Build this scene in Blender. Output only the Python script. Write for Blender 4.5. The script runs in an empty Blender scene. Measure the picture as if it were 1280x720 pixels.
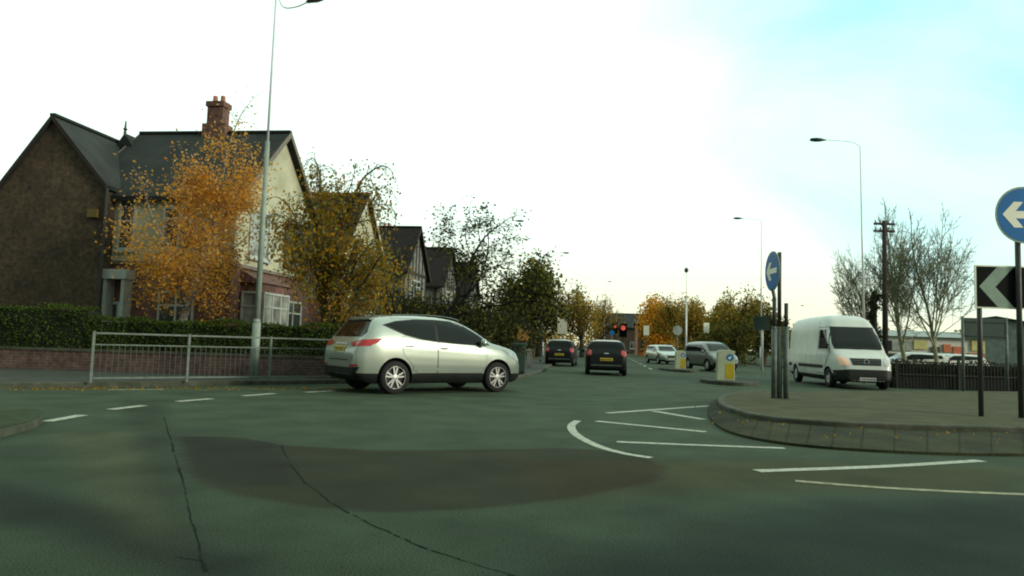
import bpy, bmesh, math, random
from mathutils import Vector, Matrix, Euler
from mathutils.bvhtree import BVHTree
from mathutils.geometry import tessellate_polygon
R = math.radians
S = bpy.context.scene
C = S.collection
F = 900.0; CX = 640.0; CY = 360.0
CAMZ = 1.2
PITCH = math.atan(69 / F); ROLL = R(1.8)
CAMROT = Matrix.Rotation(PITCH, 3, 'X') @ Matrix.Rotation(R(90), 3, 'X') @ Matrix.Rotation(ROLL, 3, 'Z')
CAMP = Vector((0, 0, CAMZ))

# ------------------------------------------------------------------ survey helpers (photo point -> place in the world)
def ray(px, py): return CAMROT @ Vector((px - CX, CY - py, -F))
def gp(px, py, z=0.0):
    d = ray(px, py); t = (z - CAMZ) / d.z
    p = CAMP + d * t; return Vector((p.x, p.y, z))
def wp(px, py, Y):
    d = ray(px, py); return CAMP + d * (Y / d.y)
def at(px, Y, z=0.0):
    RT = CAMROT.transposed()
    a = RT @ (Vector((0, Y, z)) - CAMP); b = RT @ Vector((1, 0, 0))
    k = px - CX
    X = (-k * a.z - a.x * F) / (b.x * F + k * b.z)
    return Vector((X, Y, z))

# ------------------------------------------------------------------ materials
MATS = {}
def nt(m): m.use_nodes = True; return m.node_tree.nodes, m.node_tree.links
def mat(name, c1, c2=None, rough=0.8, metal=0.0, scale=3.0, detail=4, bump=0.0, bscale=None, spec=0.28, coat=0.0, lo=0.35, hi=0.65, coord='Object', stretch=(1, 1, 1)):
    m = bpy.data.materials.new(name); n, l = nt(m); p = n['Principled BSDF']
    p.inputs['Roughness'].default_value = rough; p.inputs['Metallic'].default_value = metal
    p.inputs['Specular IOR Level'].default_value = spec; p.inputs['Coat Weight'].default_value = coat
    p.inputs['Coat Roughness'].default_value = 0.08
    if c2 is None: c2 = tuple(x * 0.8 for x in c1)
    tc = n.new('ShaderNodeTexCoord'); mp = n.new('ShaderNodeMapping'); mp.inputs['Scale'].default_value = stretch
    l.new(tc.outputs[coord], mp.inputs[0])
    no = n.new('ShaderNodeTexNoise'); no.inputs['Scale'].default_value = scale; no.inputs['Detail'].default_value = detail
    l.new(mp.outputs[0], no.inputs['Vector'])
    mr = n.new('ShaderNodeMapRange'); mr.inputs[1].default_value = lo; mr.inputs[2].default_value = hi
    l.new(no.outputs['Fac'], mr.inputs[0])
    mx = n.new('ShaderNodeMix'); mx.data_type = 'RGBA'
    mx.inputs[6].default_value = (*c1, 1); mx.inputs[7].default_value = (*c2, 1)
    l.new(mr.outputs[0], mx.inputs[0]); l.new(mx.outputs[2], p.inputs['Base Color'])
    if bump:
        nb = n.new('ShaderNodeTexNoise'); nb.inputs['Scale'].default_value = bscale or scale * 6; nb.inputs['Detail'].default_value = 3
        l.new(mp.outputs[0], nb.inputs['Vector'])
        b = n.new('ShaderNodeBump'); b.inputs['Strength'].default_value = bump; b.inputs['Distance'].default_value = 0.03
        l.new(nb.outputs['Fac'], b.inputs['Height']); l.new(b.outputs[0], p.inputs['Normal'])
    MATS[name] = m; return m
def emis(name, c, s):
    m = bpy.data.materials.new(name); n, l = nt(m); p = n['Principled BSDF']
    p.inputs['Base Color'].default_value = (*c, 1); p.inputs['Emission Color'].default_value = (*c, 1); p.inputs['Emission Strength'].default_value = s
    MATS[name] = m; return m
def leafmat(name, cols, trans=0.45):
    m = bpy.data.materials.new(name); n, l = nt(m); n.remove(n['Principled BSDF'])
    g = n.new('ShaderNodeNewGeometry'); cr = n.new('ShaderNodeValToRGB')
    e = cr.color_ramp.elements
    for i, c in enumerate(cols):
        pos = i / (len(cols) - 1)
        if i == 0: e[0].position = 0; e[0].color = (*c, 1)
        elif i == len(cols) - 1: e[-1].position = 1; e[-1].color = (*c, 1)
        else: x = e.new(pos); x.color = (*c, 1)
    l.new(g.outputs['Random Per Island'], cr.inputs[0])
    d = n.new('ShaderNodeBsdfDiffuse'); t = n.new('ShaderNodeBsdfTranslucent'); mx = n.new('ShaderNodeMixShader')
    mx.inputs[0].default_value = trans
    l.new(cr.outputs[0], d.inputs[0]); l.new(cr.outputs[0], t.inputs[0]); l.new(d.outputs[0], mx.inputs[1]); l.new(t.outputs[0], mx.inputs[2])
    l.new(mx.outputs[0], n['Material Output'].inputs[0]); MATS[name] = m; return m
def brickmat(name, c1, c2, mortar, scale=1.0, dirt=0.5):
    m = bpy.data.materials.new(name); n, l = nt(m); p = n['Principled BSDF']; p.inputs['Roughness'].default_value = 0.9
    tc = n.new('ShaderNodeTexCoord'); sp = n.new('ShaderNodeSeparateXYZ'); cb = n.new('ShaderNodeCombineXYZ'); ad = n.new('ShaderNodeMath')
    l.new(tc.outputs['Object'], sp.inputs[0]); l.new(sp.outputs[0], ad.inputs[0]); l.new(sp.outputs[1], ad.inputs[1])
    l.new(ad.outputs[0], cb.inputs[0]); l.new(sp.outputs[2], cb.inputs[1])
    br = n.new('ShaderNodeTexBrick'); br.inputs['Scale'].default_value = scale
    br.inputs['Brick Width'].default_value = 0.235; br.inputs['Row Height'].default_value = 0.078; br.inputs['Mortar Size'].default_value = 0.009
    br.inputs['Color1'].default_value = (*c1, 1); br.inputs['Color2'].default_value = (*c2, 1); br.inputs['Mortar'].default_value = (*mortar, 1)
    l.new(cb.outputs[0], br.inputs['Vector'])
    no = n.new('ShaderNodeTexNoise'); no.inputs['Scale'].default_value = 1.1; no.inputs['Detail'].default_value = 8; no.inputs['Roughness'].default_value = 0.75
    l.new(tc.outputs['Object'], no.inputs['Vector'])
    mr = n.new('ShaderNodeMapRange'); mr.inputs[1].default_value = 0.3; mr.inputs[2].default_value = 0.7; mr.inputs[3].default_value = 1 - dirt; mr.inputs[4].default_value = 1.25
    l.new(no.outputs['Fac'], mr.inputs[0])
    n2 = n.new('ShaderNodeTexNoise'); n2.inputs['Scale'].default_value = 6.5; n2.inputs['Detail'].default_value = 4
    l.new(tc.outputs['Object'], n2.inputs['Vector'])
    m2 = n.new('ShaderNodeMapRange'); m2.inputs[1].default_value = .3; m2.inputs[2].default_value = .72; m2.inputs[3].default_value = .6; m2.inputs[4].default_value = 1.6; l.new(n2.outputs['Fac'], m2.inputs[0])
    mm = n.new('ShaderNodeMath'); mm.operation = 'MULTIPLY'; l.new(mr.outputs[0], mm.inputs[0]); l.new(m2.outputs[0], mm.inputs[1])
    mx = n.new('ShaderNodeMix'); mx.data_type = 'RGBA'; mx.blend_type = 'MULTIPLY'; mx.inputs[0].default_value = 1
    l.new(br.outputs[0], mx.inputs[6]); l.new(mm.outputs[0], mx.inputs[7]); l.new(mx.outputs[2], p.inputs['Base Color'])
    bp = n.new('ShaderNodeBump'); bp.inputs['Strength'].default_value = 0.5; bp.inputs['Distance'].default_value = 0.01
    l.new(br.outputs['Fac'], bp.inputs['Height']); bp.invert = True; l.new(bp.outputs[0], p.inputs['Normal'])
    MATS[name] = m; return m
def roofmat(name, c1, c2):
    m = mat(name, c1, c2, rough=0.75, scale=1.3, detail=8)
    n, l = nt(m); p = n['Principled BSDF']
    tc = n.new('ShaderNodeTexCoord'); w = n.new('ShaderNodeTexWave'); w.wave_type = 'BANDS'; w.bands_direction = 'Z'; w.wave_profile = 'SAW'
    w.inputs['Scale'].default_value = 1.7; w.inputs['Distortion'].default_value = 0.3; w.inputs['Detail Scale'].default_value = 4
    l.new(tc.outputs['Object'], w.inputs['Vector'])
    b = n.new('ShaderNodeBump'); b.inputs['Strength'].default_value = 0.8; b.inputs['Distance'].default_value = 0.05
    l.new(w.outputs['Fac'], b.inputs['Height']); l.new(b.outputs[0], p.inputs['Normal'])
    return m

def glassmat(name, c, rough=0.04):
    return mat(name, c, tuple(x * 0.7 for x in c), rough=rough, spec=0.26, scale=0.8)

brickmat('dark_brick', (.090, .056, .028), (.060, .042, .022), (.075, .062, .043), dirt=.62)
brickmat('red_brick', (.16, .06, .04), (.11, .045, .03), (.14, .12, .10))
brickmat('wall_brick', (.10, .05, .04), (.075, .045, .035), (.10, .09, .08))
brickmat('orange_brick', (.42, .15, .06), (.35, .12, .05), (.3, .25, .2))
mat('cream_render', (.46, .46, .33), (.33, .34, .23), scale=1.2, rough=.9, bump=.2)
mat('pale_render', (.5, .5, .4), (.38, .4, .32), scale=1.0, rough=.9)
mat('white_render', (.19, .20, .18), (.10, .11, .10), scale=1.5, rough=.9)
roofmat('slate', (.028, .036, .034), (.017, .022, .02))
roofmat('tile_roof', (.020, .015, .013), (.012, .010, .009))
mat('white_frame', (.42, .46, .42), rough=.5)
mat('brown_frame', (.09, .05, .03), rough=.5)
mat('timber', (.03, .025, .02), rough=.7)
mat('verge_board', (.17, .15, .12), rough=.6)
mat('pale_board', (.5, .5, .42), rough=.6)
glassmat('window_glass', (.05, .06, .055))
mat('curtain_glass', (.35, .38, .33), (.1, .11, .1), scale=1.3, rough=.15)
mat('steel', (.13, .16, .14), (.085, .11, .095), rough=.55, metal=.2, scale=8)
mat('mid_steel', (.26, .32, .27), (.2, .25, .21), rough=.5, scale=3)
mat('sky_washed_steel', (.62, .70, .72), (.5, .58, .62), rough=.4, scale=3)  # bleached colour imitates bright sky bleeding over thin metal
mat('lamp_steel', (.62, .64, .62), (.55, .58, .56), rough=.45, metal=.2, scale=3)  # colour lightened to imitate sky glare around slim poles
mat('dark_steel', (.05, .055, .05), (.035, .04, .035), rough=.5)
mat('black_rail', (.014, .017, .015), rough=.6)
mat('lamp_head', (.06, .09, .09), (.04, .06, .06), rough=.4)
mat('kerb_stone', (.075, .08, .058), (.038, .045, .028), scale=4, rough=.9, bump=.3)
mat('pavement_mat', (.052, .060, .046), (.036, .043, .032), scale=2.5, rough=.92, bump=.2)
mat('grass_ground', (.035, .055, .02), (.02, .035, .012), scale=6, rough=1, bump=.5)
mat('garden_ground', (.045, .05, .03), (.03, .035, .02), scale=3, rough=1)
mat('paint_line', (.42, .44, .36), (.17, .19, .14), scale=14, detail=8, rough=.75, lo=.42, hi=.75)
mat('yellow_line', (.32, .31, .19), (.16, .16, .10), scale=14, detail=8, rough=.75)
mat('joint_mat', (.017, .021, .009), rough=.95, spec=.1)
mat('tar', (.014, .017, .015), rough=.95, spec=.05)
mat('silver_paint', (.38, .44, .38), (.35, .40, .35), rough=.22, metal=.55, coat=.7, scale=.7)
mat('white_paint', (.58, .63, .57), (.49, .54, .48), rough=.4, coat=.3, scale=1.5)
mat('grey_paint', (.20, .22, .20), (.17, .19, .17), rough=.3, metal=.5, coat=.4)
mat('dark_paint', (.010, .011, .011), (.007, .008, .009), rough=.35, coat=.05, spec=.15)
mat('roof_sheen', (.5, .52, .5), rough=.3, coat=.5)  # sky reflection on the black car roofs, painted as a pale colour
mat('cladding', (.010, .012, .011), rough=.6)
mat('under_body', (.006, .006, .006), rough=.9)
glassmat('car_glass', (.006, .010, .008))
mat('rubber', (.018, .018, .018), rough=.85)
mat('alloy', (.55, .57, .55), rough=.3, metal=.5)
mat('hub_dark', (.02, .02, .02), rough=.6)
mat('tail_red', (.42, .03, .025), (.32, .02, .02), rough=.15, coat=.8, scale=8)
mat('lamp_clear', (.6, .62, .6), (.35, .37, .36), rough=.1, coat=.8, scale=9)
mat('plate_yellow', (.62, .50, .05), rough=.4)
mat('plate_white', (.62, .64, .6), rough=.4)
mat('ink', (.02, .02, .02), rough=.6)
mat('sign_blue', (.010, .15, .42), (.008, .13, .36), rough=.35, scale=2)
mat('sign_white', (.88, .90, .74), (.80, .82, .66), rough=.4, scale=5)
mat('sign_grey', (.26, .36, .28), (.22, .30, .24), rough=.4, scale=5)
mat('sign_black', (.004, .006, .006), rough=.6, spec=.06)
mat('sign_back', (.035, .065, .05), (.025, .05, .04), rough=.6, scale=2)
mat('bollard_white', (.40, .45, .30), (.34, .38, .26), rough=.5)
mat('bollard_yellow', (.45, .34, .02), rough=.5)
mat('alarm_mat', (.16, .12, .03), rough=.7)
mat('bin_green', (.03, .06, .045), rough=.5)
mat('birch_bark', (.34, .31, .26), (.12, .10, .08), scale=9, rough=.9, stretch=(1, 1, 3))
mat('bark', (.085, .078, .045), (.05, .045, .028), scale=8, rough=.95, stretch=(4, 4, 1))
mat('sky_washed_bark', (.27, .28, .17), (.15, .16, .09), scale=2, rough=.95)  # pale tone imitates overexposed sky bleaching the twigs
mat('dark_bark', (.022, .024, .018), rough=.95)
mat('wood_pole', (.05, .04, .035), rough=.9)
mat('island_paving', (.068, .068, .028), (.040, .042, .018), scale=2.2, detail=9, rough=.95, bump=.5, bscale=30)
mat('apron_stone', (.036, .040, .013), (.011, .016, .005), scale=1.6, detail=9, rough=.95, bump=.6, bscale=18)
mat('hedge_core', (.012, .02, .008), rough=1)
mat('shop_grey', (.30, .34, .31), (.2, .23, .2), rough=.6)
mat('shop_orange', (.55, .16, .06), rough=.6)
mat('shop_yellow', (.55, .5, .2), rough=.6)
mat('shop_white', (.6, .6, .52), rough=.6)
mat('sign_red', (.62, .05, .04), rough=.4)
emis('signal_red', (1, .15, .10), .45)
emis('headlight_glow', (.8, .5, .35), .12)
leafmat('leaf_orange', [(.64, .27, .03), (.80, .43, .07), (.50, .19, .03), (.82, .56, .20), (.34, .17, .03), (.64, .38, .12)], .6)
leafmat('leaf_brown', [(.34, .19, .015), (.42, .26, .02), (.22, .15, .015), (.46, .22, .02), (.14, .12, .02)], .55)
leafmat('leaf_palegreen', [(.20, .24, .08), (.12, .16, .05), (.26, .28, .1)])
leafmat('leaf_dark', [(.022, .03, .013), (.035, .045, .018), (.05, .05, .02), (.018, .022, .012)], .25)
leafmat('leaf_olive', [(.15, .15, .03), (.20, .19, .035), (.09, .10, .025), (.27, .20, .04)], .45)
leafmat('leaf_tan', [(.36, .23, .05), (.46, .29, .05), (.24, .17, .04), (.54, .31, .05)], .45)
leafmat('leaf_gold', [(.60, .30, .03), (.7, .36, .04), (.45, .26, .04)], .55)
leafmat('leaf_hedge', [(.035, .062, .014), (.055, .088, .018), (.042, .068, .014), (.07, .095, .022)], .2)

# ------------------------------------------------------------------ object helpers
class MB:
    def __init__(s): s.v = []; s.f = []; s.m = []
    def add(s, vs, fs, mi=0):
        b = len(s.v); s.v += [tuple(v) for v in vs]; s.f += [tuple(b + i for i in f) for f in fs]; s.m += [mi] * len(fs)
    def box(s, lo, hi, mi=0):
        x0, y0, z0 = lo; x1, y1, z1 = hi
        s.add([(x0, y0, z0), (x1, y0, z0), (x1, y1, z0), (x0, y1, z0), (x0, y0, z1), (x1, y0, z1), (x1, y1, z1), (x0, y1, z1)],
              [(0, 3, 2, 1), (4, 5, 6, 7), (0, 1, 5, 4), (1, 2, 6, 5), (2, 3, 7, 6), (3, 0, 4, 7)], mi)
    def obox(s, O, U, V, W, mi=0):  # oriented box: corner O and edges U V W
        O, U, V, W = map(Vector, (O, U, V, W))
        s.add([O, O + U, O + U + V, O + V, O + W, O + U + W, O + U + V + W, O + V + W],
              [(0, 3, 2, 1), (4, 5, 6, 7), (0, 1, 5, 4), (1, 2, 6, 5), (2, 3, 7, 6), (3, 0, 4, 7)], mi)
    def tube(s, pts, rs, n=8, mi=0, cap=True):
        pts = [Vector(p) for p in pts]; b = len(s.v)
        if not hasattr(rs, '__len__'): rs = [rs] * len(pts)
        up = None
        for i, p in enumerate(pts):
            d = (pts[min(i + 1, len(pts) - 1)] - pts[max(i - 1, 0)])
            if d.length < 1e-9: d = Vector((0, 0, 1))
            d.normalize()
            if up is None: up = d.orthogonal().normalized()
            else:
                up = up - d * up.dot(d)
                up = up.normalized() if up.length > 1e-6 else d.orthogonal().normalized()
            w = d.cross(up)
            for k in range(n):
                a = 2 * math.pi * k / n
                q = p + (up * math.cos(a) + w * math.sin(a)) * rs[i]; s.v.append(tuple(q))
        for i in range(len(pts) - 1):
            for k in range(n):
                k2 = (k + 1) % n
                s.f.append((b + i * n + k, b + i * n + k2, b + (i + 1) * n + k2, b + (i + 1) * n + k)); s.m.append(mi)
        if cap:
            s.f.append(tuple(b + k for k in reversed(range(n)))); s.m.append(mi)
            e = b + (len(pts) - 1) * n; s.f.append(tuple(e + k for k in range(n))); s.m.append(mi)
    def lathe(s, prof, O, axis, n=24, mi=0):  # prof: (radius, offset along axis)
        O = Vector(O); axis = Vector(axis).normalized(); u = axis.orthogonal().normalized(); w = axis.cross(u); b = len(s.v)
        for r, h in prof:
            for k in range(n):
                a = 2 * math.pi * k / n; s.v.append(tuple(O + axis * h + (u * math.cos(a) + w * math.sin(a)) * r))
        for i in range(len(prof) - 1):
            for k in range(n):
                k2 = (k + 1) % n
                s.f.append((b + i * n + k, b + i * n + k2, b + (i + 1) * n + k2, b + (i + 1) * n + k)); s.m.append(mi)
    def poly(s, pts, mi=0): s.add(pts, [tuple(range(len(pts)))], mi)
    def prism(s, pts, ext, mi=0):
        pts = [Vector(p) for p in pts]; ext = Vector(ext); n = len(pts)
        s.add(pts + [p + ext for p in pts], [tuple(reversed(range(n))), tuple(range(n, 2 * n))] + [(i, (i + 1) % n, n + (i + 1) % n, n + i) for i in range(n)], mi)
    def build(s, name, mats, parent=None, smooth=False):
        me = bpy.data.meshes.new(name); me.from_pydata(s.v, [], s.f)
        if isinstance(mats, str): mats = [mats]
        for m in mats: me.materials.append(MATS[m])
        me.polygons.foreach_set('material_index', s.m)
        if smooth: me.polygons.foreach_set('use_smooth', [True] * len(s.f))
        me.validate(); me.update()
        o = bpy.data.objects.new(name, me); C.objects.link(o)
        if parent: o.parent = parent
        return o
def fixnormals(o):
    bm = bmesh.new(); bm.from_mesh(o.data); bmesh.ops.recalc_face_normals(bm, faces=bm.faces); bm.to_mesh(o.data); bm.free(); return o
def bevel(o, w=0.01, seg=2):
    m = o.modifiers.new('bevel', 'BEVEL'); m.width = w; m.segments = seg; m.limit_method = 'ANGLE'; m.angle_limit = R(40); return o
def tag(o, label=None, cat=None, group=None, kind=None):
    if label: o['label'] = label
    if cat: o['category'] = cat
    if group: o['group'] = group
    if kind: o['kind'] = kind
    return o
def thing(name, label, cat, loc=(0, 0, 0), rz=0.0, group=None):
    o = bpy.data.objects.new(name, None); C.objects.link(o); o.location = loc; o.rotation_euler = (0, 0, rz); o.empty_display_size = .3
    return tag(o, label, cat, group)
def dup(root, loc, rz=None, label=None, group=None, scale=None):
    r = root.copy(); C.objects.link(r); r.location = loc
    if rz is not None: r.rotation_euler = (0, 0, rz)
    if scale: r.scale = scale
    if label: r['label'] = label
    if group: r['group'] = group
    for ch in list(root.children):
        c = ch.copy(); C.objects.link(c); c.parent = r
        for g in list(ch.children):
            d = g.copy(); C.objects.link(d); d.parent = c
    return r
def struct(o): return tag(o, kind='structure')
def catmull(pts, k=6, closed=False):
    out = []; n = len(pts); P = [Vector(p) for p in pts]
    for i in range(n if closed else n - 1):
        if closed: a, b, c, d = P[i - 1], P[i], P[(i + 1) % n], P[(i + 2) % n]
        else: a, b, c, d = P[max(i - 1, 0)], P[i], P[i + 1], P[min(i + 2, n - 1)]
        for j in range(k):
            t = j / k
            out.append(.5 * ((2 * b) + (c - a) * t + (2 * a - 5 * b + 4 * c - d) * t * t + (3 * b - a - 3 * c + d) * t ** 3))
    if not closed: out.append(P[-1])
    return out
def flatpoly(mb, pts, z, mi=0):
    pts = [Vector((p[0], p[1], z)) for p in pts]
    tr = tessellate_polygon([pts])
    fs = []
    for t in tr:
        a, b, c = (pts[i] for i in t)
        fs.append(t if (b - a).cross(c - a).z > 0 else tuple(reversed(t)))
    mb.add(pts, fs, mi)

# ------------------------------------------------------------------ camera
cam = bpy.data.cameras.new('camera'); co = bpy.data.objects.new('camera', cam); C.objects.link(co)
cam.sensor_width = 36; cam.lens = 36 * F / 1280; cam.clip_end = 6000; cam.clip_start = .05
co.matrix_world = Matrix.Translation(CAMP) @ CAMROT.to_4x4(); S.camera = co

# ------------------------------------------------------------------ sky and sun
SUN_AZ = R(113); SUN_EL = R(17)      # azimuth clockwise from +Y
SD = Vector((math.sin(SUN_AZ) * math.cos(SUN_EL), math.cos(SUN_AZ) * math.cos(SUN_EL), math.sin(SUN_EL)))
w = bpy.data.worlds.new('World'); S.world = w; w.use_nodes = True
n, l = w.node_tree.nodes, w.node_tree.links; n.clear()
out = n.new('ShaderNodeOutputWorld')
sky = n.new('ShaderNodeTexSky'); sky.sky_type = 'NISHITA'; sky.sun_disc = False; sky.sun_elevation = SUN_EL; sky.sun_rotation = SUN_AZ
b1 = n.new('ShaderNodeBackground'); b1.inputs[1].default_value = .12; l.new(sky.outputs[0], b1.inputs[0])
tc = n.new('ShaderNodeTexCoord')
def dotn(v):
    d = n.new('ShaderNodeVectorMath'); d.operation = 'DOT_PRODUCT'; d.inputs[1].default_value = v
    l.new(tc.outputs['Generated'], d.inputs[0]); return d.outputs['Value']
def mrange(x, a, b, c, d, smooth=True):
    m = n.new('ShaderNodeMapRange'); m.inputs[1].default_value = a; m.inputs[2].default_value = b; m.inputs[3].default_value = c; m.inputs[4].default_value = d
    if smooth: m.interpolation_type = 'SMOOTHSTEP'
    l.new(x, m.inputs[0]); return m.outputs[0]
noi = n.new('ShaderNodeTexNoise'); noi.inputs['Scale'].default_value = 2.6; noi.inputs['Detail'].default_value = 7; noi.inputs['Distortion'].default_value = .4
mpp = n.new('ShaderNodeMapping'); mpp.inputs['Scale'].default_value = (1, 1, 1.6); l.new(tc.outputs['Generated'], mpp.inputs[0]); l.new(mpp.outputs[0], noi.inputs[0])
fd = ray(1330, -60).normalized()
hole = dotn(fd)
ad = n.new('ShaderNodeMath'); ad.operation = 'MULTIPLY_ADD'; l.new(noi.outputs['Fac'], ad.inputs[0]); ad.inputs[1].default_value = .18; l.new(hole, ad.inputs[2])
mask = mrange(ad.outputs[0], .995, 1.125, 0, 1)     # clear patch high on the right
# cloud brightness: bright ahead, duller behind
br = mrange(dotn((math.sin(R(25)), math.cos(R(25)), 0.15)), -0.9, 0.7, .32, 1.02)
zed = n.new('ShaderNodeSeparateXYZ'); l.new(tc.outputs['Generated'], zed.inputs[0])
hz = mrange(zed.outputs[2], .0, .20, 0, 1)
cc = n.new('ShaderNodeMix'); cc.data_type = 'RGBA'; cc.inputs[6].default_value = (1.12, 1.13, .80, 1); cc.inputs[7].default_value = (1.09, 1.36, 1.18, 1); l.new(hz, cc.inputs[0])
c2 = n.new('ShaderNodeMix'); c2.data_type = 'RGBA'; l.new(mask, c2.inputs[0]); l.new(cc.outputs[2], c2.inputs[6]); c2.inputs[7].default_value = (.34, 1.02, 1.15, 1)
b2 = n.new('ShaderNodeBackground'); l.new(c2.outputs[2], b2.inputs[0]); l.new(br, b2.inputs[1])
ms = n.new('ShaderNodeMixShader'); ms.inputs[0].default_value = .92
l.new(b1.outputs[0], ms.inputs[1]); l.new(b2.outputs[0], ms.inputs[2]); l.new(ms.outputs[0], out.inputs[0])
sl = bpy.data.lights.new('sun', 'SUN'); so = bpy.data.objects.new('sun', sl); C.objects.link(so)
sl.energy = 2.6; sl.angle = R(10); sl.color = (1, .92, .76)
so.rotation_euler = (-SD).to_track_quat('-Z', 'Y').to_euler(); so.location = (20, 20, 30)

# ------------------------------------------------------------------ ground and road
AX = R(7.5)                       # the far road and the houses run this way
AD = Vector((math.sin(AX), math.cos(AX), 0)); BD = Vector((math.cos(AX), -math.sin(AX), 0))
mb = MB(); mb.poly([(-2500, -500, -.02), (2500, -500, -.02), (2500, 4500, -.02), (-2500, 4500, -.02)])
struct(mb.build('ground', 'grass_ground'))

def asphalt():
    m = bpy.data.materials.new('asphalt'); n, l = nt(m); p = n['Principled BSDF']; p.inputs['Roughness'].default_value = .9; p.inputs['Specular IOR Level'].default_value = .14
    at_ = n.new('ShaderNodeAttribute'); at_.attribute_name = 'tone'
    tc = n.new('ShaderNodeTexCoord')
    a = n.new('ShaderNodeTexNoise'); a.inputs['Scale'].default_value = 1.2; a.inputs['Detail'].default_value = 8; l.new(tc.outputs['Object'], a.inputs[0])
    g = n.new('ShaderNodeTexNoise'); g.inputs['Scale'].default_value = 95; g.inputs['Detail'].default_value = 3; l.new(tc.outputs['Object'], g.inputs[0])
    sp = n.new('ShaderNodeTexVoronoi'); sp.inputs['Scale'].default_value = 9; l.new(tc.outputs['Object'], sp.inputs[0])
    def mr(x, i0, i1, o0, o1):
        k = n.new('ShaderNodeMapRange'); k.inputs[1].default_value = i0; k.inputs[2].default_value = i1; k.inputs[3].default_value = o0; k.inputs[4].default_value = o1; l.new(x, k.inputs[0]); return k.outputs[0]
    v1 = mr(a.outputs['Fac'], .3, .7, .72, 1.25); v2 = mr(g.outputs['Fac'], .32, .68, .30, 1.75); v3 = mr(sp.outputs['Distance'], .02, .11, .25, 1.0)
    mu = n.new('ShaderNodeMath'); mu.operation = 'MULTIPLY'; l.new(v1, mu.inputs[0]); l.new(v2, mu.inputs[1])
    mu2 = n.new('ShaderNodeMath'); mu2.operation = 'MULTIPLY'; l.new(mu.outputs[0], mu2.inputs[0]); l.new(v3, mu2.inputs[1])
    mx = n.new('ShaderNodeMix'); mx.data_type = 'RGBA'; mx.blend_type = 'MULTIPLY'; mx.inputs[0].default_value = 1
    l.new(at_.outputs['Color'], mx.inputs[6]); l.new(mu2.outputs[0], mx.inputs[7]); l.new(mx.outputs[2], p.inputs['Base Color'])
    b = n.new('ShaderNodeBump'); b.inputs['Strength'].default_value = .06; b.inputs['Distance'].default_value = .004; l.new(g.outputs['Fac'], b.inputs['Height']); l.new(b.outputs[0], p.inputs['Normal'])
    MATS['asphalt'] = m
asphalt()
def smooth(a, b, x):
    t = max(0, min(1, (x - a) / (b - a))); return t * t * (3 - 2 * t)
def polyg(pix): return [(gp(*p).x, gp(*p).y) for p in pix]
def sdist(P, x, y):   # signed distance to polygon, negative inside
    d = 1e9; ins = False; m = len(P)
    for i in range(m):
        x0, y0 = P[i]; x1, y1 = P[(i + 1) % m]; ex, ey = x1 - x0, y1 - y0
        t = max(0, min(1, ((x - x0) * ex + (y - y0) * ey) / (ex * ex + ey * ey + 1e-12)))
        dd = math.hypot(x - x0 - ex * t, y - y0 - ey * t); d = min(d, dd)
        if (y0 > y) != (y1 > y) and x < x0 + (y - y0) / (y1 - y0) * ex: ins = not ins
    return -d if ins else d
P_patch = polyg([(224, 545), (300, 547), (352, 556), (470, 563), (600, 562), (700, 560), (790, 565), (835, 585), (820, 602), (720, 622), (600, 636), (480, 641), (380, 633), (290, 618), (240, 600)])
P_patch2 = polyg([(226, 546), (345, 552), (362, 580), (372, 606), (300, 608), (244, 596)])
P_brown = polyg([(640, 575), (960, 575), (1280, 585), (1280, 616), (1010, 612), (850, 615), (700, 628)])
P_refl_dark = polyg([(1280, 622), (1060, 628), (960, 640), (860, 668), (700, 690), (640, 716), (640, 760), (1400, 760), (1400, 622)])  # dashboard reflection in the windscreen, painted as darker road colour
P_refl_band = polyg([(-60, 596), (60, 612), (150, 645), (230, 680), (330, 694), (330, 740), (200, 722), (100, 680), (-60, 636)])  # lower-left windscreen reflection band, also darkened into the road colour
P_refl_light = polyg([(70, 540), (165, 540), (200, 640), (225, 700), (180, 680), (120, 620)])  # bright windscreen reflection, put in as a lighter wedge of road colour
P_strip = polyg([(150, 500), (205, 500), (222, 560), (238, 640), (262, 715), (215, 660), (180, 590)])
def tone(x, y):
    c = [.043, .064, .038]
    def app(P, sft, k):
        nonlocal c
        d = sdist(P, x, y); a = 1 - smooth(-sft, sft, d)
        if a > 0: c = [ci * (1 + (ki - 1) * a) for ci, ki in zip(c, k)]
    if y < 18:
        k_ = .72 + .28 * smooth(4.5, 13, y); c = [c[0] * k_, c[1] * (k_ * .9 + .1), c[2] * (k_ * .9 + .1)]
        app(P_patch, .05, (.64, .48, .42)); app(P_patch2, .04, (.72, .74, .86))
        app(P_brown, .35, (1.12, .86, .62)); app(P_refl_dark, .5, (.40, .46, .52)); app(P_refl_band, .22, (.42, .44, .46))
        app(P_refl_light, .22, (1.45, 1.12, 1.02)); app(P_strip, .16, (.72, .70, .72))
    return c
def arange(a, b, s):
    k = int(round((b - a) / s)); return [a + s * i for i in range(k)]
xs = [-90, -60, -40, -25] + arange(-14, 11, .1) + [11, 14, 20, 30, 60, 90]
ys = [-30, -12, 0] + arange(2, 13, .07) + arange(13, 22, .3) + [22, 30, 40, 62]
me = bpy.data.meshes.new('road')
vs = [(x, y, 0) for y in ys for x in xs]; nx = len(xs)
fs = [(j * nx + i, j * nx + i + 1, (j + 1) * nx + i + 1, (j + 1) * nx + i) for j in range(len(ys) - 1) for i in range(nx - 1)]
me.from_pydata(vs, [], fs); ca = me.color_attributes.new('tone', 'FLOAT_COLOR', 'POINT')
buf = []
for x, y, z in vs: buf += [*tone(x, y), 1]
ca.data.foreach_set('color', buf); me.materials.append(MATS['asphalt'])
ro = bpy.data.objects.new('road', me); C.objects.link(ro); struct(ro)
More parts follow.
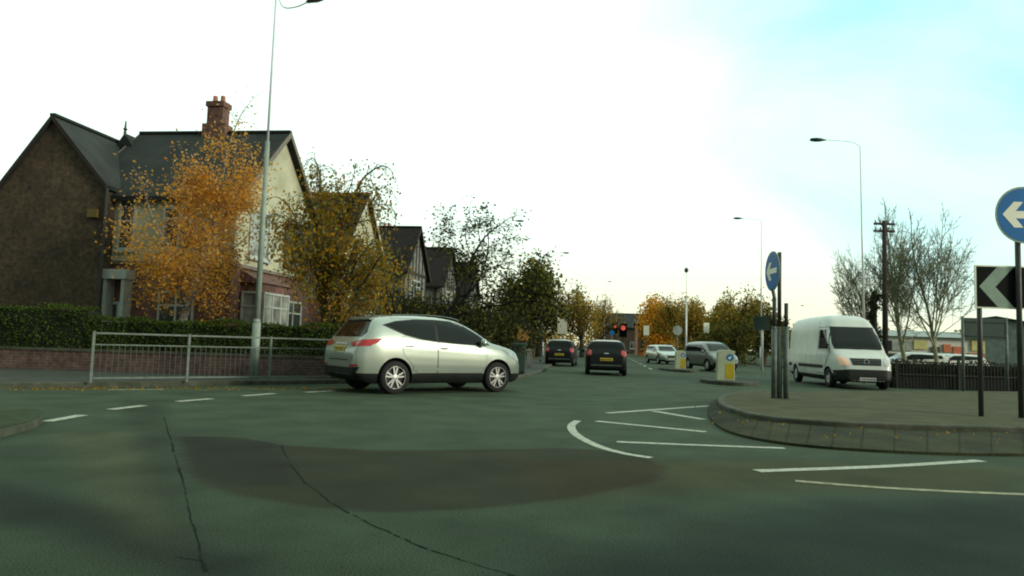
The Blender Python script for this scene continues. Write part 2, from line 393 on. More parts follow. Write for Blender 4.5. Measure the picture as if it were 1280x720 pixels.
# far road (its own sheet starting where the first ends)
FL = gp(694, 456); 
def along(p, d): return p + AD * d
mb = MB()
L0 = at(690, 62); R0 = at(925, 62)
q = [Vector((L0.x - 3, 62, 0)), Vector((R0.x + 4, 62, 0))]
mb.poly([q[0], q[1], q[1] + AD * 500 + Vector((-8, 0, 0)), q[0] + AD * 500])
fr = mb.build('far_road', 'asphalt'); a = fr.data.color_attributes.new('tone', 'FLOAT_COLOR', 'POINT')
a.data.foreach_set('color', [.043, .064, .038, 1] * 4); struct(fr)

# pavement, left side of the junction
def sheet(name, pts, z, m, kind='structure'):
    mb = MB(); flatpoly(mb, pts, z); o = mb.build(name, m); tag(o, kind=kind); return o
def kerb(name, line, z, m='kerb_stone', wdt=.14, label=None, side=1):
    mb = MB(); P = [Vector((p[0], p[1], 0)) for p in line]; L = []; Rr = []
    for i, p in enumerate(P):
        d = (P[min(i + 1, len(P) - 1)] - P[max(i - 1, 0)]).normalized(); nrm = Vector((-d.y, d.x, 0)) * side
        L.append(p - nrm * .003); Rr.append(p + nrm * wdt)
    rings = [[a + Vector((0, 0, -.02)), a + Vector((0, 0, z - .02)), a + (b - a) * .15 + Vector((0, 0, z)), b + Vector((0, 0, z)), b + Vector((0, 0, -.02))] for a, b in zip(L, Rr)]
    vs = [v for r_ in rings for v in r_]; fs = [(i * 5 + j, i * 5 + j + 1, (i + 1) * 5 + j + 1, (i + 1) * 5 + j) for i in range(len(P) - 1) for j in range(4)]
    mb.add(vs, fs); o = fixnormals(mb.build(name, m)); return struct(o)
kl = [gp(-500, 490), gp(-200, 487), gp(30, 485.5), gp(200, 483.5), gp(400, 480), gp(560, 478), gp(630, 475), gp(664, 470.5), gp(681, 464), gp(689, 458)]
kl.append(kl[-1] + AD * 18); kl.append(kl[-1] + AD * 60); kl.append(kl[-1] + AD * 300)
kls = catmull(kl[:-2], 5) + kl[-2:]
kerb('kerb', kls, .115, side=1)
inner = [p + Vector((-.03, .12, 0)) for p in kls]
wallpt = Vector((-4.2, 19.4, 0))
pts = [p for p in inner] + [inner[-1] + BD * -60, Vector((-80, 60, 0)), Vector((-80, 17, 0))]
sheet('pavement', pts, .11, 'pavement_mat')
# gardens behind the walls
wc = Vector((-3.6, 19.6, 0))
sheet('garden_ground', [Vector((-60, 19.7, 0)), wc + Vector((-.1, .1, 0)), wc + AD * 200, wc + AD * 200 - BD * 60, Vector((-60, 60, 0))], .125, 'garden_ground')

# right verge along the far road
vr = [gp(921, 453), gp(958, 458.5), gp(990, 461)]
sheet('verge', [vr[0] + AD * 200, vr[0], vr[1], vr[2], Vector((60, 47, 0)), Vector((90, 240, 0))], .06, 'grass_ground')
kerb('kerb', [vr[0] + AD * 200, vr[0], vr[1], vr[2], Vector((60, 46.8, 0))], .1, side=1)
# paved strip and car park behind the right railing
RF = 26.5
sheet('car_park', [Vector((15.2, RF + .2, 0)), Vector((70, RF + 6, 0)), Vector((90, 46, 0)), Vector((17.5, 46, 0))], .03, 'pavement_mat')

# left splitter island at the frame edge
il = [gp(-160, 548), gp(-40, 530), gp(20, 521), gp(44, 522), gp(52, 528), gp(40, 536), gp(0, 547), gp(-160, 590)]
ils = catmull(il, 4, True)
kerb('kerb', ils + [ils[0]], .10, side=-1, m='kerb_stone')
sheet('traffic_island_top', ils, .105, 'grass_ground')

# ------------------------------------------------------------------ roundabout island: sloping apron, kerb, paved top
pairs = [((1700, 566), (1700, 541)), ((1400, 570), (1400, 541.5)), ((1280, 570.5), (1280, 540.5)), ((1160, 568.5), (1160, 537.5)), ((1040, 562), (1045, 533)), ((960, 553), (966, 527)), ((908, 540), (926, 519.5)),
         ((887, 523), (901, 510)), ((887, 508), (897, 502)), ((898, 500), (906, 496.5)), ((932, 494), (938, 492))]
AZ = .13; TZ = .20
O_ = [gp(*a) for a, b in pairs]; I_ = [gp(b[0], b[1], AZ) for a, b in pairs]
bk = [gp(1000, 489, TZ), gp(1150, 489, TZ), gp(1280, 489.5, TZ), gp(1450, 490, TZ), gp(1700, 492, TZ)]
for p in bk: O_.append(Vector((p.x, p.y + .35, 0))); I_.append(Vector((p.x, p.y, AZ)))
Os = catmull(O_, 6); Is = catmull(I_, 6)
mb = MB(); k = len(Os)
vs = []
for a, b in zip(Os, Is):
    a = Vector((a.x, a.y, 0)); b = Vector((b.x, b.y, AZ)); a2 = a + Vector((0, 0, .035)); mid = (a2 + b) * .5 + Vector((0, 0, .012))
    vs += [a, a2, mid, b]
fs = [(i * 4 + j, (i + 1) * 4 + j, (i + 1) * 4 + j + 1, i * 4 + j + 1) for i in range(k - 1) for j in range(3)]
mb.add(vs, fs); ap = fixnormals(mb.build('roundabout_apron', 'apron_stone', smooth=False)); struct(ap)
# kerb between apron and top
mb = MB(); ctr = Vector((10, 15, 0)); rings = []
for i, b in enumerate(Is):
    d = (Is[min(i + 1, k - 1)] - Is[max(i - 1, 0)]); d.z = 0; d.normalize(); nrm = Vector((-d.y, d.x, 0))
    if nrm.dot(ctr - Vector((b.x, b.y, 0))) < 0: nrm = -nrm
    p = Vector((b.x, b.y, 0))
    rings.append([p + Vector((0, 0, AZ - .02)), p + Vector((0, 0, TZ - .015)), p + nrm * .02 + Vector((0, 0, TZ + .004)), p + nrm * .14 + Vector((0, 0, TZ + .004)), p + nrm * .14 + Vector((0, 0, TZ - .05))])
vs = [v for r_ in rings for v in r_]
mb.add(vs, [(i * 5 + j, (i + 1) * 5 + j, (i + 1) * 5 + j + 1, i * 5 + j + 1) for i in range(k - 1) for j in range(4)])
struct(fixnormals(mb.build('roundabout_kerb', 'kerb_stone')))
sheet('roundabout_top', [r_[3] for r_ in rings] , TZ, 'island_paving')
# block joints in the apron
mb = MB()
for i in range(2, k - 1, 1):
    if i % 2: continue
    a = Os[i]; b = Is[i]; a = Vector((a.x, a.y, .037)); b = Vector((b.x, b.y, AZ + .002)); d = (Os[i + 1] - Os[i]).normalized() * .008
    m_ = (a + b) * .5 + Vector((0, 0, .0125)); u = Vector((0, 0, .003))
    mb.poly([a + u, a + d + u, m_ + d + u, m_ + u]); mb.poly([m_ + u, m_ + d + u, b + d + u, b + u])
struct(mb.build('apron_joints', 'joint_mat'))

# ------------------------------------------------------------------ road markings
def ribbon(mb, pts, w, z=.004, jag=0, ends=0):
    P = [Vector((p[0], p[1], 0)) for p in pts]; L = []; Rr = []
    for i, p in enumerate(P):
        d = (P[min(i + 1, len(P) - 1)] - P[max(i - 1, 0)]).normalized(); nr = Vector((-d.y, d.x, 0)); ww = w * (1 + random.uniform(-jag, jag))
        L.append(p + nr * ww / 2 + Vector((0, 0, z))); Rr.append(p - nr * ww / 2 + Vector((0, 0, z)))
    m = len(P); mb.add(L + Rr, [(i + m, i + 1 + m, i + 1, i) for i in range(m - 1)])
random.seed(4)
def marks(pl, w, name, label, m='paint_line', sm=True, group=None):
    mb = MB(); P = [gp(*p) for p in pl]
    P = catmull(P, 6)
    ribbon(mb, P, w, jag=.05); o = mb.build(name, m); return tag(o, kind='structure')
for seg in ([(58, 527), (103, 519)], [(138, 512), (180, 507)], [(222, 502), (265, 498.5)], [(304, 495), (343, 492)], [(382, 490.5), (418, 488.5)]):
    marks(seg, .17, 'lane_dash', '')
marks([(135, 487.2), (205, 487)], .12, 'edge_line', '')
marks([(722, 526), (714, 533), (721, 544), (748, 558), (780, 567), (814, 572.5)], .12, 'nose_line', '')
marks([(759, 516.5), (830, 511.5), (886, 507.5)], .14, 'hatch_line', '')
marks([(817, 514), (880, 524.5)], .16, 'hatch_line', '')
marks([(745, 526.5), (882, 540)], .15, 'hatch_line', '')
marks([(771, 552.5), (870, 556.5), (981, 560.5)], .13, 'hatch_line', '')
marks([(946, 589), (1100, 583.5), (1226, 576)], .14, 'edge_line', '')
marks([(994, 601.5), (1120, 611), (1285, 618.5), (1450, 622)], .10, 'edge_line', '', 'yellow_line')
for i in range(9):  # centre dashes on the far road
    c = gp(815, 462) + AD * (i * 6)
    mb = MB(); ribbon(mb, [c, c + AD * 3], .12); struct(mb.build('lane_dash', 'paint_line'))
for pl in ([(205, 522), (216, 560), (228, 600), (243, 665), (258, 716)], [(352, 556), (366, 585), (398, 617), (434, 640), (500, 672), (560, 695), (650, 722)], [(735, 546), (700, 550)]):
    mb = MB(); P = catmull([gp(*p) for p in pl], 30)
    wx = 0
    for i, p in enumerate(P): wx = wx * .8 + random.uniform(-.006, .006); P[i] = p + Vector((wx, 0, 0))
    i = 0
    while i < len(P) - 3:
        e_ = i + random.randint(4, 16); ribbon(mb, P[i:e_], random.choice((.006, .010, .014)), z=.003, jag=.5)
        if random.random() < .3: q_ = P[min(e_, len(P) - 1)]; ribbon(mb, [q_, q_ + Vector((random.uniform(-.2, .2), random.uniform(-.1, .1), 0))], .006, z=.0032)
        i = e_ - 1 + random.choice((0, 0, 1, 2))
    struct(mb.build('tar_seam', 'tar'))
mb = MB(); P = catmull([gp(226, 545), gp(300, 547.5), gp(350, 556)], 8); ribbon(mb, P, .02, z=.0035, jag=.6); struct(mb.build('patch_edge', 'kerb_stone'))

# ------------------------------------------------------------------ vegetation
def rdir(rng):
    while True:
        v = Vector((rng.uniform(-1, 1), rng.uniform(-1, 1), rng.uniform(-1, 1)))
        if .05 < v.length < 1: return v.normalized()
def leafcard(mb, p, s, rng, mi=0, droop=0):
    n_ = rdir(rng); u = n_.orthogonal().normalized(); v = n_.cross(u); a = rng.uniform(0, 6.28)
    uu = u * math.cos(a) + v * math.sin(a); vv = n_.cross(uu); s1 = s * rng.uniform(.6, 1.2); s2 = s1 * .62
    b = len(mb.v); mb.v += [tuple(p - uu * s1 * .5), tuple(p + vv * s2 * .5), tuple(p + uu * s1 * .5), tuple(p - vv * s2 * .5)]
    mb.f.append((b, b + 1, b + 2, b + 3)); mb.m.append(mi)
def grow(rng, wood, tips, p, d, L, r, lev, P):
    segs = P['segs'][min(lev, len(P['segs']) - 1)]; pts = [p.copy()]; rs = [r]
    up = P['up'][min(lev, len(P['up']) - 1)]; wob = P['wob']
    for i in range(segs):
        d = (d + rdir(rng) * wob + Vector((0, 0, up))).normalized()
        p = p + d * (L / segs); pts.append(p.copy()); rs.append(max(r * (1 - (1 - P['taper']) * (i + 1) / segs), P.get('rmin', .006)))
    wood.tube(pts, rs, n=7 if lev == 0 else (5 if lev < 2 else 3), cap=False)
    if lev >= P['lev'] - P.get('leaflev', 1):
        for q in pts[1:]: tips.append((q, lev))
    if lev < P['lev']:
        nc = P['kids'][min(lev, len(P['kids']) - 1)]
        st = P['start'][min(lev, len(P['start']) - 1)]
        for k in range(nc):
            t = st + (1 - st) * (k + rng.random()) / nc; t = min(t, .999)
            i = min(int(t * segs), segs - 1); f = t * segs - i
            q = pts[i].lerp(pts[i + 1], f); rr = rs[i] * (1 - f) + rs[i + 1] * f
            dd = (pts[i + 1] - pts[i]).normalized()
            side = rdir(rng); side = (side - dd * side.dot(dd)); side.normalize()
            ang = R(P['ang'][min(lev, len(P['ang']) - 1)]) * rng.uniform(.75, 1.25)
            nd = dd * math.cos(ang) + side * math.sin(ang)
            ll = L * P['ratio'][min(lev, len(P['ratio']) - 1)] * rng.uniform(.7, 1.15) * (1.0 - P.get('cone', .35) * t)
            grow(rng, wood, tips, q, nd, ll, max(rr * P['rr'], P.get('rmin', .006)), lev + 1, P)
        if lev > 0 or P.get('cont', True):
            grow(rng, wood, tips, pts[-1], d, L * P['ratio'][min(lev, len(P['ratio']) - 1)] * .8, rs[-1], lev + 1, P)
def make_tree(name, label, loc, seed, P, bark, leaf, nleaf, ls, spread, group=None, cat='tree', rz=0, trim=None, scale=(1, 1, 1), leaf2=None, frac2=0):
    rng = random.Random(seed); t = thing(name, label, cat, loc, rz, group); t.scale = scale
    wood = MB(); tips = []
    lean = Vector(P.get('lean', (0, 0, 1))).normalized()
    for s_ in range(P.get('stems', 1)):
        ln = lean if P.get('stems', 1) == 1 else (lean + Vector((rng.uniform(-.3, .3), rng.uniform(-.3, .3), 0))).normalized()
        grow(rng, wood, tips, Vector((rng.uniform(-.1, .1) * (P.get('stems', 1) > 1), 0, 0)), ln, P['L'], P['r'], 0, P)
    wood.build('trunk', bark, t, smooth=True)
    if nleaf:
        lf = MB()
        for i in range(nleaf):
            q, lv = rng.choice(tips)
            pp = q + Vector((rng.gauss(0, spread), rng.gauss(0, spread), rng.gauss(0, spread) - abs(rng.gauss(0, P.get('hang', 0)))))
            if trim and not trim(pp): continue
            leafcard(lf, pp, ls, rng, 1 if leaf2 and rng.random() < frac2 else 0)
        lf.build('crown', [leaf, leaf2] if leaf2 else leaf, t)
    return t
def hedge(name, label, p0, p1, wd, z0, z1, seed, nl, group=None, leaf='leaf_hedge', ls=.07):
    rng = random.Random(seed); p0 = Vector(p0); p1 = Vector(p1); d = (p1 - p0); L = d.length; d.normalize(); nr = Vector((-d.y, d.x, 0))
    t = thing(name, label, 'hedge', p0, 0, group)
    mb = MB(); mb.obox(Vector((0, 0, z0)) - nr * (wd / 2 - .06), d * L, nr * (wd - .12), Vector((0, 0, z1 - z0 - .07))); mb.build('branches', 'hedge_core', t)
    lf = MB()
    for i in range(nl):
        u = rng.random() * L; f = rng.random(); 
        if f < .62: v = -wd / 2 + rng.gauss(0, .03); z = rng.uniform(z0, z1)
        elif f < .9: v = rng.uniform(-wd / 2, wd / 2); z = z1 + rng.gauss(0, .03)
        else: v = wd / 2; z = rng.uniform(z0, z1)
        wav = .05 * math.sin(u * 2.1) + .035 * math.sin(u * 5.3 + 1)
        if f >= .62 and f < .9: z += wav
        leafcard(lf, d * u + nr * (v + .04 * math.sin(u * 3 + z * 4)) + Vector((0, 0, z)), ls, rng)
    lf.build('foliage', leaf, t); return t

# ------------------------------------------------------------------ houses
def window(parent, O, U, N, wd, ht, fr='white_frame', pane='window_glass', cols=2, transom=.7, sill=True, ft=.07):
    O = Vector(O); U = Vector(U).normalized(); N = Vector(N).normalized(); Z = Vector((0, 0, 1)); mb = MB()
    b = .0
    mb.obox(O - N * .05, U * wd, N * .11, Z * ft); mb.obox(O - N * .05 + Z * (ht - ft), U * wd, N * .11, Z * ft)
    for i in range(cols + 1):
        x = (wd - ft) * i / cols
        mb.obox(O - N * .05 + U * x + Z * ft, U * ft, N * .107, Z * (ht - 2 * ft))
    if transom: mb.obox(O - N * .05 + U * ft + Z * (ht * transom), U * (wd - 2 * ft), N * .10, Z * ft * .8)
    if sill: mb.obox(O - N * .05 - U * .06 - Z * .1, U * (wd + .12), N * .19, Z * .095)
    w_ = mb.build('window', fr, parent)
    mb = MB(); mb.obox(O + U * ft * .5 + Z * ft * .5 - N * .04, U * (wd - ft), N * .065, Z * (ht - ft)); mb.build('pane', pane, w_)
    return w_
def gable_block(parent, x0, x1, y0, y1, ze, zr, wallm, roofm, axis='x', over=.3, zsplit=None, upper=None, zlo=0, x_r=None, board='verge_board', zel=None):
    """pitched block: ridge along the axis; optional rendered upper storey set proud of the brick"""
    mb = MB()
    def prof(off=0, z0=zlo):
        if axis == 'x': ym = (y0 + y1) / 2; return [(x0 - off, y0 - off, z0), (x0 - off, y1 + off, z0), (x0 - off, y1 + off, ze), (x0 - off, ym, zr), (x0 - off, y0 - off, ze)]
        xm = (x0 + x1) / 2 if x_r is None else x_r
        return [(x0 - off, y0 - off, z0), (x1 + off, y0 - off, z0), (x1 + off, y0 - off, ze), (xm, y0 - off, zr), (x0 - off, y0 - off, zel or ze)]
    mb.prism(prof(), (x1 - x0, 0, 0) if axis == 'x' else (0, y1 - y0, 0)); fixnormals(mb.build('wall', wallm, parent))
    if upper:
        mb = MB(); mb.prism(prof(.03, zsplit), (x1 - x0 + .06, 0, 0) if axis == 'x' else (0, y1 - y0 + .06, 0)); fixnormals(mb.build('rendered_wall', upper, parent))
    # roof slabs
    mb = MB(); th = .14; bds = []
    if axis == 'x':
        ym = (y0 + y1) / 2; sl = (zr - ze) / (ym - y0)
        for sgn in (-1, 1):
            ye = ym + sgn * (ym - y0 + over); z_e = zr - sl * (ym - y0 + over)
            a = Vector((x0 - over, ym, zr + .10)); b_ = Vector((x0 - over, ye, z_e + .10))
            mb.prism([a, b_, b_ - Vector((0, 0, th)), a - Vector((0, 0, th))], (x1 - x0 + 2 * over, 0, 0))
            for xx in (x1 + over, x0 - over - .03):
                bd = MB(); bds.append(bd); bd.prism([Vector((xx, ym, zr + .13)), Vector((xx, ye, z_e + .13)), Vector((xx, ye, z_e - .10)), Vector((xx, ym, zr - .10))], (.03, 0, 0))
        mb.box((x0 - over, ym - .1, zr + .08), (x1 + over, ym + .1, zr + .17))
    else:
        xm = (x0 + x1) / 2 if x_r is None else x_r
        for xe0, zee in ((x0, zel or ze), (x1, ze)):
            sl = (zr - zee) / abs(xm - xe0); sgn = 1 if xe0 > xm else -1
            xe = xe0 + sgn * over; z_e = zee - sl * over
            a = Vector((xm, y0 - over, zr + .10)); b_ = Vector((xe, y0 - over, z_e + .10))
            mb.prism([a, b_, b_ - Vector((0, 0, th)), a - Vector((0, 0, th))], (0, y1 - y0 + 2 * over, 0))
            yy = y0 - over - .03
            bd = MB(); bds.append(bd); bd.prism([Vector((xm, yy, zr + .13)), Vector((xe, yy, z_e + .13)), Vector((xe, yy, z_e - .06)), Vector((xm, yy, zr - .06))], (0, .03, 0))
        mb.box((xm - .1, y0 - over, zr + .08), (xm + .1, y1 + over, zr + .17))
    rf = fixnormals(mb.build('roof', roofm, parent))
    for bd in bds: fixnormals(bd.build('verge_board', board, rf))
    return rf
def chimney(parent, x, y, z0, z1, sx=.95, sy=.6, m='red_brick', pots=2):
    mb = MB(); mb.box((x - sx / 2, y - sy / 2, z0), (x + sx / 2, y + sy / 2, z0 + (z1 - z0) * .52)); mb.box((x - sx * .34, y - sy * .42, z0 + (z1 - z0) * .52), (x + sx * .34, y + sy * .42, z1 - .2))
    mb.box((x - sx * .4, y - sy * .5, z1 - .2), (x + sx * .4, y + sy * .5, z1)); c_ = mb.build('chimney', m, parent)
    mb = MB()
    for i in range(pots): mb.tube([(x + (i - (pots - 1) / 2) * .32, y, z1), (x + (i - (pots - 1) / 2) * .32, y, z1 + .28)], [.1, .085], 10)
    mb.build('chimney_pot', 'orange_brick', c_)
H0 = wp(293, 300, 24.2); H0.z = 0
RZ = -AX
# --- the corner house
hs = thing('corner_house', 'large brick and cream corner house with bare side gable, behind the long hedge', 'house', H0, RZ)
gable_block(hs, -5.7, 0, 0, 6.4, 6.0, 8.95, 'red_brick', 'slate', zsplit=3.55, upper='cream_render', board='verge_board')
gable_block(hs, -9.6, -4.45, -.6, 4.2, 6.15, 8.45, 'dark_brick', 'slate', axis='y', over=.12, x_r=-6.55, zel=4.4, board='timber')
# small front gable with finial
mb = MB(); mb.prism([(-6.75, 2.4, 7.9), (-5.45, 2.4, 7.9), (-6.1, 2.4, 8.85)], (0, 1.6, 0)); rg = fixnormals(mb.build('dormer', 'slate', hs))
mb = MB(); mb.tube([(-6.1, 2.42, 8.75), (-6.1, 2.42, 9.32)], [.06, .025], 6); mb.lathe([(.001, -.1), (.09, 0), (.001, .1)], (-6.1, 2.42, 9.0), (0, 0, 1), 8); mb.build('finial', 'dark_steel', rg)
chimney(hs, -2.75, 3.2, 8.4, 10.25)
# side windows and doorway
window(hs, (-4.25, -.03, 4.0), (1, 0, 0), (0, -1, 0), .62, 1.75, cols=1, transom=.55)
window(hs, (-2.6, -.03, 4.0), (1, 0, 0), (0, -1, 0), 1.2, 1.5, cols=2)
mb = MB(); mb.box((-4.42, -.5, 2.95), (-3.55, 0, 3.28)); mb.box((-4.38, -.45, 0.1), (-4.26, -.02, 2.95)); mb.box((-3.72, -.45, .1), (-3.60, -.02, 2.95)); mb.build('porch', 'white_frame', hs)
mb = MB(); mb.box((-4.22, -.08, .1), (-3.76, -.02, 2.1)); d_ = mb.build('door', 'window_glass', hs)
mb = MB(); mb.box((-4.22, -.1, 2.1), (-3.76, -.0, 2.2)); mb.box((-4.05, -.12, .1), (-3.93, -.085, 2.1)); mb.build('door_frame', 'white_frame', d_)
window(hs, (-2.6, -.0, .9), (1, 0, 0), (0, -1, 0), 1.3, 1.7, cols=2, fr='white_frame')
# front (road side)
window(hs, (.03, .9, 3.95), (0, 1, 0), (1, 0, 0), 1.5, 1.75, cols=2, transom=.62, pane='curtain_glass')
window(hs, (.03, 3.7, 3.95), (0, 1, 0), (1, 0, 0), 1.5, 1.75, cols=2, fr='brown_frame')
mb = MB(); mb.box((0, .6, .1), (.75, 2.9, 3.0)); mb.prism([(0, .5, 3.0), (.85, .5, 3.0), (0, .5, 3.45)], (0, 2.5, 0)); fixnormals(mb.build('bay', 'red_brick', hs))
window(hs, (.76, .75, .9), (0, 1, 0), (1, 0, 0), 2.0, 1.8, cols=3, pane='curtain_glass'); window(hs, (.08, .59, .9), (1, 0, 0), (0, -1, 0), .6, 1.8, cols=1, pane='curtain_glass')
window(hs, (0, 4.0, .9), (0, 1, 0), (1, 0, 0), 1.6, 1.7, cols=2, fr='pale_board')
mb = MB(); mb.box((-4.45, -.14, 5.85), (.02, -.03, 5.97)); mb.tube([(-4.33, -.66, 0), (-4.33, -.66, 6.0)], .05, 8); mb.build('gutter', 'dark_steel', hs)
mb = MB(); mb.box((-6.05 + 1.1, -.74, 5.0), (-6.05 + 1.45, -.6, 5.28)); mb.build('alarm_box', 'alarm_mat', hs)
mb = MB(); mb.box((-4.46, -.05, 3.50), (0.05, -.001, 3.62)); mb.box((.03, -.05, 3.50), (.08, 6.45, 3.62)); mb.build('band', 'verge_board', hs)
# --- the terrace beyond
def terrace(name, label, off, style, group):
    base = H0 + AD * off - BD * .3
    t = thing(name, label, 'house', base, RZ, group)
    up = {'cream': 'cream_render', 'tudor': 'white_render'}[style]; rf = 'tile_roof'
    gable_block(t, -8.5, 0, 0, 5.6, 5.7, 8.75, 'red_brick', rf, zsplit=3.1, upper=up, board='pale_board' if style == 'cream' else 'timber')
    gable_block(t, -7.5, -1.4, 5.6, 10.35, 5.6, 8.1, 'red_brick', rf, axis='y', over=.05, zsplit=3.1, upper=up)
    window(t, (.03, 1.6, 3.7), (0, 1, 0), (1, 0, 0), 2.2, 1.5, cols=3)
    window(t, (-1.37, 7.2, 3.7), (0, 1, 0), (1, 0, 0), 1.4, 1.3, cols=2)
    window(t, (-3.2, -.03, 3.8), (1, 0, 0), (0, -1, 0), 1.0, 1.3, cols=2)
    mb = MB(); mb.box((0, 1.3, 0), (.7, 4.3, 2.9)); mb.prism([(0, 1.2, 2.9), (.8, 1.2, 2.9), (0, 1.2, 3.25)], (0, 3.2, 0)); fixnormals(mb.build('bay', 'red_brick', t))
    window(t, (.7, 1.5, .8), (0, 1, 0), (1, 0, 0), 2.6, 1.8, cols=4)
    window(t, (.08, 1.3, .8), (1, 0, 0), (0, -1, 0), .55, 1.8, cols=1)
    mb = MB(); mb.box((-1.42, 8.9, 0), (-1.33, 9.9, 2.2)); mb.build('door', 'timber', t)
    if style == 'tudor':
        mb = MB()
        for yy in (.05, 1.0, 1.95, 2.75, 3.5, 4.4, 5.4):
            ztop = 8.6 - abs(yy - 2.8) * 3.05 / 2.8
            segs = [(3.15, ztop)] if not 1.5 < yy < 3.9 else [(3.15, 3.6), (5.3, ztop)]
            for a, b_ in segs: mb.box((.03, yy - .08, a), (.075, yy + .08, b_))
        mb.box((.03, 0, 5.55), (.08, 5.6, 5.75)); mb.box((.03, 0, 3.1), (.08, 5.6, 3.3))
        for xx in (-8, -6.5, -5, -3.6, -1.9, -.5): mb.box((xx, -.075, 3.15), (xx + .16, -.03, 5.6))
        mb.box((-8.5, -.08, 3.1), (0, -.03, 3.28)); mb.build('timber_framing', 'timber', t)
    chimney(t, -3.8, 8.0, 7.9, 9.7)
    return t
GH = 'gabled houses in a row along the far road'
terrace('gabled_house', 'gabled house with cream upper floor behind the brown-leaved tree', 10.9, 'cream', GH)
terrace('gabled_house', 'nearest timber-framed gabled house, dark roof seen left of the arching bare tree', 21.6, 'tudor', GH)
terrace('gabled_house', 'middle timber-framed gabled house, its dark roof seen through the arching bare tree', 32.2, 'tudor', GH)
terrace('gabled_house', 'farthest timber-framed gabled house, right of the arching bare tree', 42.6, 'tudor', GH)

# ------------------------------------------------------------------ low walls, hedges, railing
def lowwall(name, label, p0, p1, h, m='wall_brick', th=.22):
    p0 = Vector(p0); p1 = Vector(p1); d = (p1 - p0); L = d.length; rz = math.atan2(d.y, d.x)
    t = thing(name, label, 'wall', p0, rz)
    mb = MB(); mb.box((0, 0, 0), (L, th, h)); mb.build('brickwork', m, t)
    mb = MB(); mb.box((-.02, -.03, h), (L + .02, th + .03, h + .07)); mb.build('coping', 'kerb_stone', t); return t
lowwall('garden_wall', 'long low red brick garden wall under the hedge behind the railing', (-34, 19.4, 0), (-3.9, 19.4, 0), .62)
lowwall('garden_wall', 'low brick garden wall running away along the far road, in front of the gabled houses', wc + Vector((.05, .2, 0)), wc + AD * 45, .62)
e1 = at(112, 19.9)
hedge('hedge', 'tall left stretch of clipped green hedge beside the side gable', (-34, 19.95, 0), (e1.x, 19.95, 0), .8, .12, 1.78, 1, 26000)
hedge('hedge', 'lower clipped dark green hedge behind the pedestrian railing', (e1.x + .02, 19.95, 0), (-4.2, 19.95, 0), .7, .12, 1.50, 2, 13000)
hedge('hedge', 'dark hedge running away along the front of the gabled houses', wc + Vector((-.5, .7, 0)) + AD * 2, wc + Vector((-.5, .7, 0)) + AD * 44, .7, .12, 1.5, 3, 9000, ls=.12)
# pedestrian guard railing in panels
def rail_line(p0, p1, n_, name, label, top=1.05):
    t = None
    p0 = Vector(p0); p1 = Vector(p1); d = p1 - p0; L = d.length; rz = math.atan2(d.y, d.x)
    t = thing(name, label, 'railing', p0, rz)
    pl = L / n_
    for i in range(n_ + 1):
        mb = MB(); x = i * pl; mb.box((x - .025, -.025, 0), (x + .025, .025, top + .02)); mb.build('post', 'steel', t)
    for i in range(n_):
        a = i * pl + .035; b = (i + 1) * pl - .035; mb = MB()
        mb.box((a, -.02, top - .036), (b, .02, top)); mb.box((a, -.015, top - .27), (b, .015, top - .245)); mb.box((a, -.02, .08), (b, .02, .115))
        q = MB(); k_ = 16
        for j in range(1, k_): x = a + (b - a) * j / k_; q.box((x - .006, -.006, .115), (x + .006, .006, top - .27))
        rr = mb.build('rails', 'steel', t); q.build('bars', 'dark_steel', rr)
    return t
ra = gp(113, 478.5, .11); rb = gp(425, 475, .11); rdv = (rb - ra)
rail_line(ra, rb + rdv.normalized() * 0 , 3, 'pedestrian_railing', 'grey steel pedestrian guard railing along the left kerb')
rc = rb + Vector((.05, .0, 0)); rail_line(rc, gp(590, 473.5, .11), 2, 'pedestrian_railing', 'grey steel pedestrian railing mostly behind the silver car')

# ------------------------------------------------------------------ vehicles
def pchip(pts):
    xs_ = [p[0] for p in pts]; ys_ = [p[1] for p in pts]; m = len(pts)
    h = [xs_[i + 1] - xs_[i] for i in range(m - 1)]; dl = [(ys_[i + 1] - ys_[i]) / h[i] for i in range(m - 1)]
    g = [dl[0]] + [0 if dl[i - 1] * dl[i] <= 0 else 2 * dl[i - 1] * dl[i] / (dl[i - 1] + dl[i]) for i in range(1, m - 1)] + [dl[-1]]
    def f(x):
        if x <= xs_[0]: return ys_[0]
        if x >= xs_[-1]: return ys_[-1]
        i = 0
        while x > xs_[i + 1]: i += 1
        t = (x - xs_[i]) / h[i]
        return ys_[i] * (1 + 2 * t) * (1 - t) ** 2 + h[i] * g[i] * t * (1 - t) ** 2 + ys_[i + 1] * t * t * (3 - 2 * t) + h[i] * g[i + 1] * t * t * (t - 1)
    return f
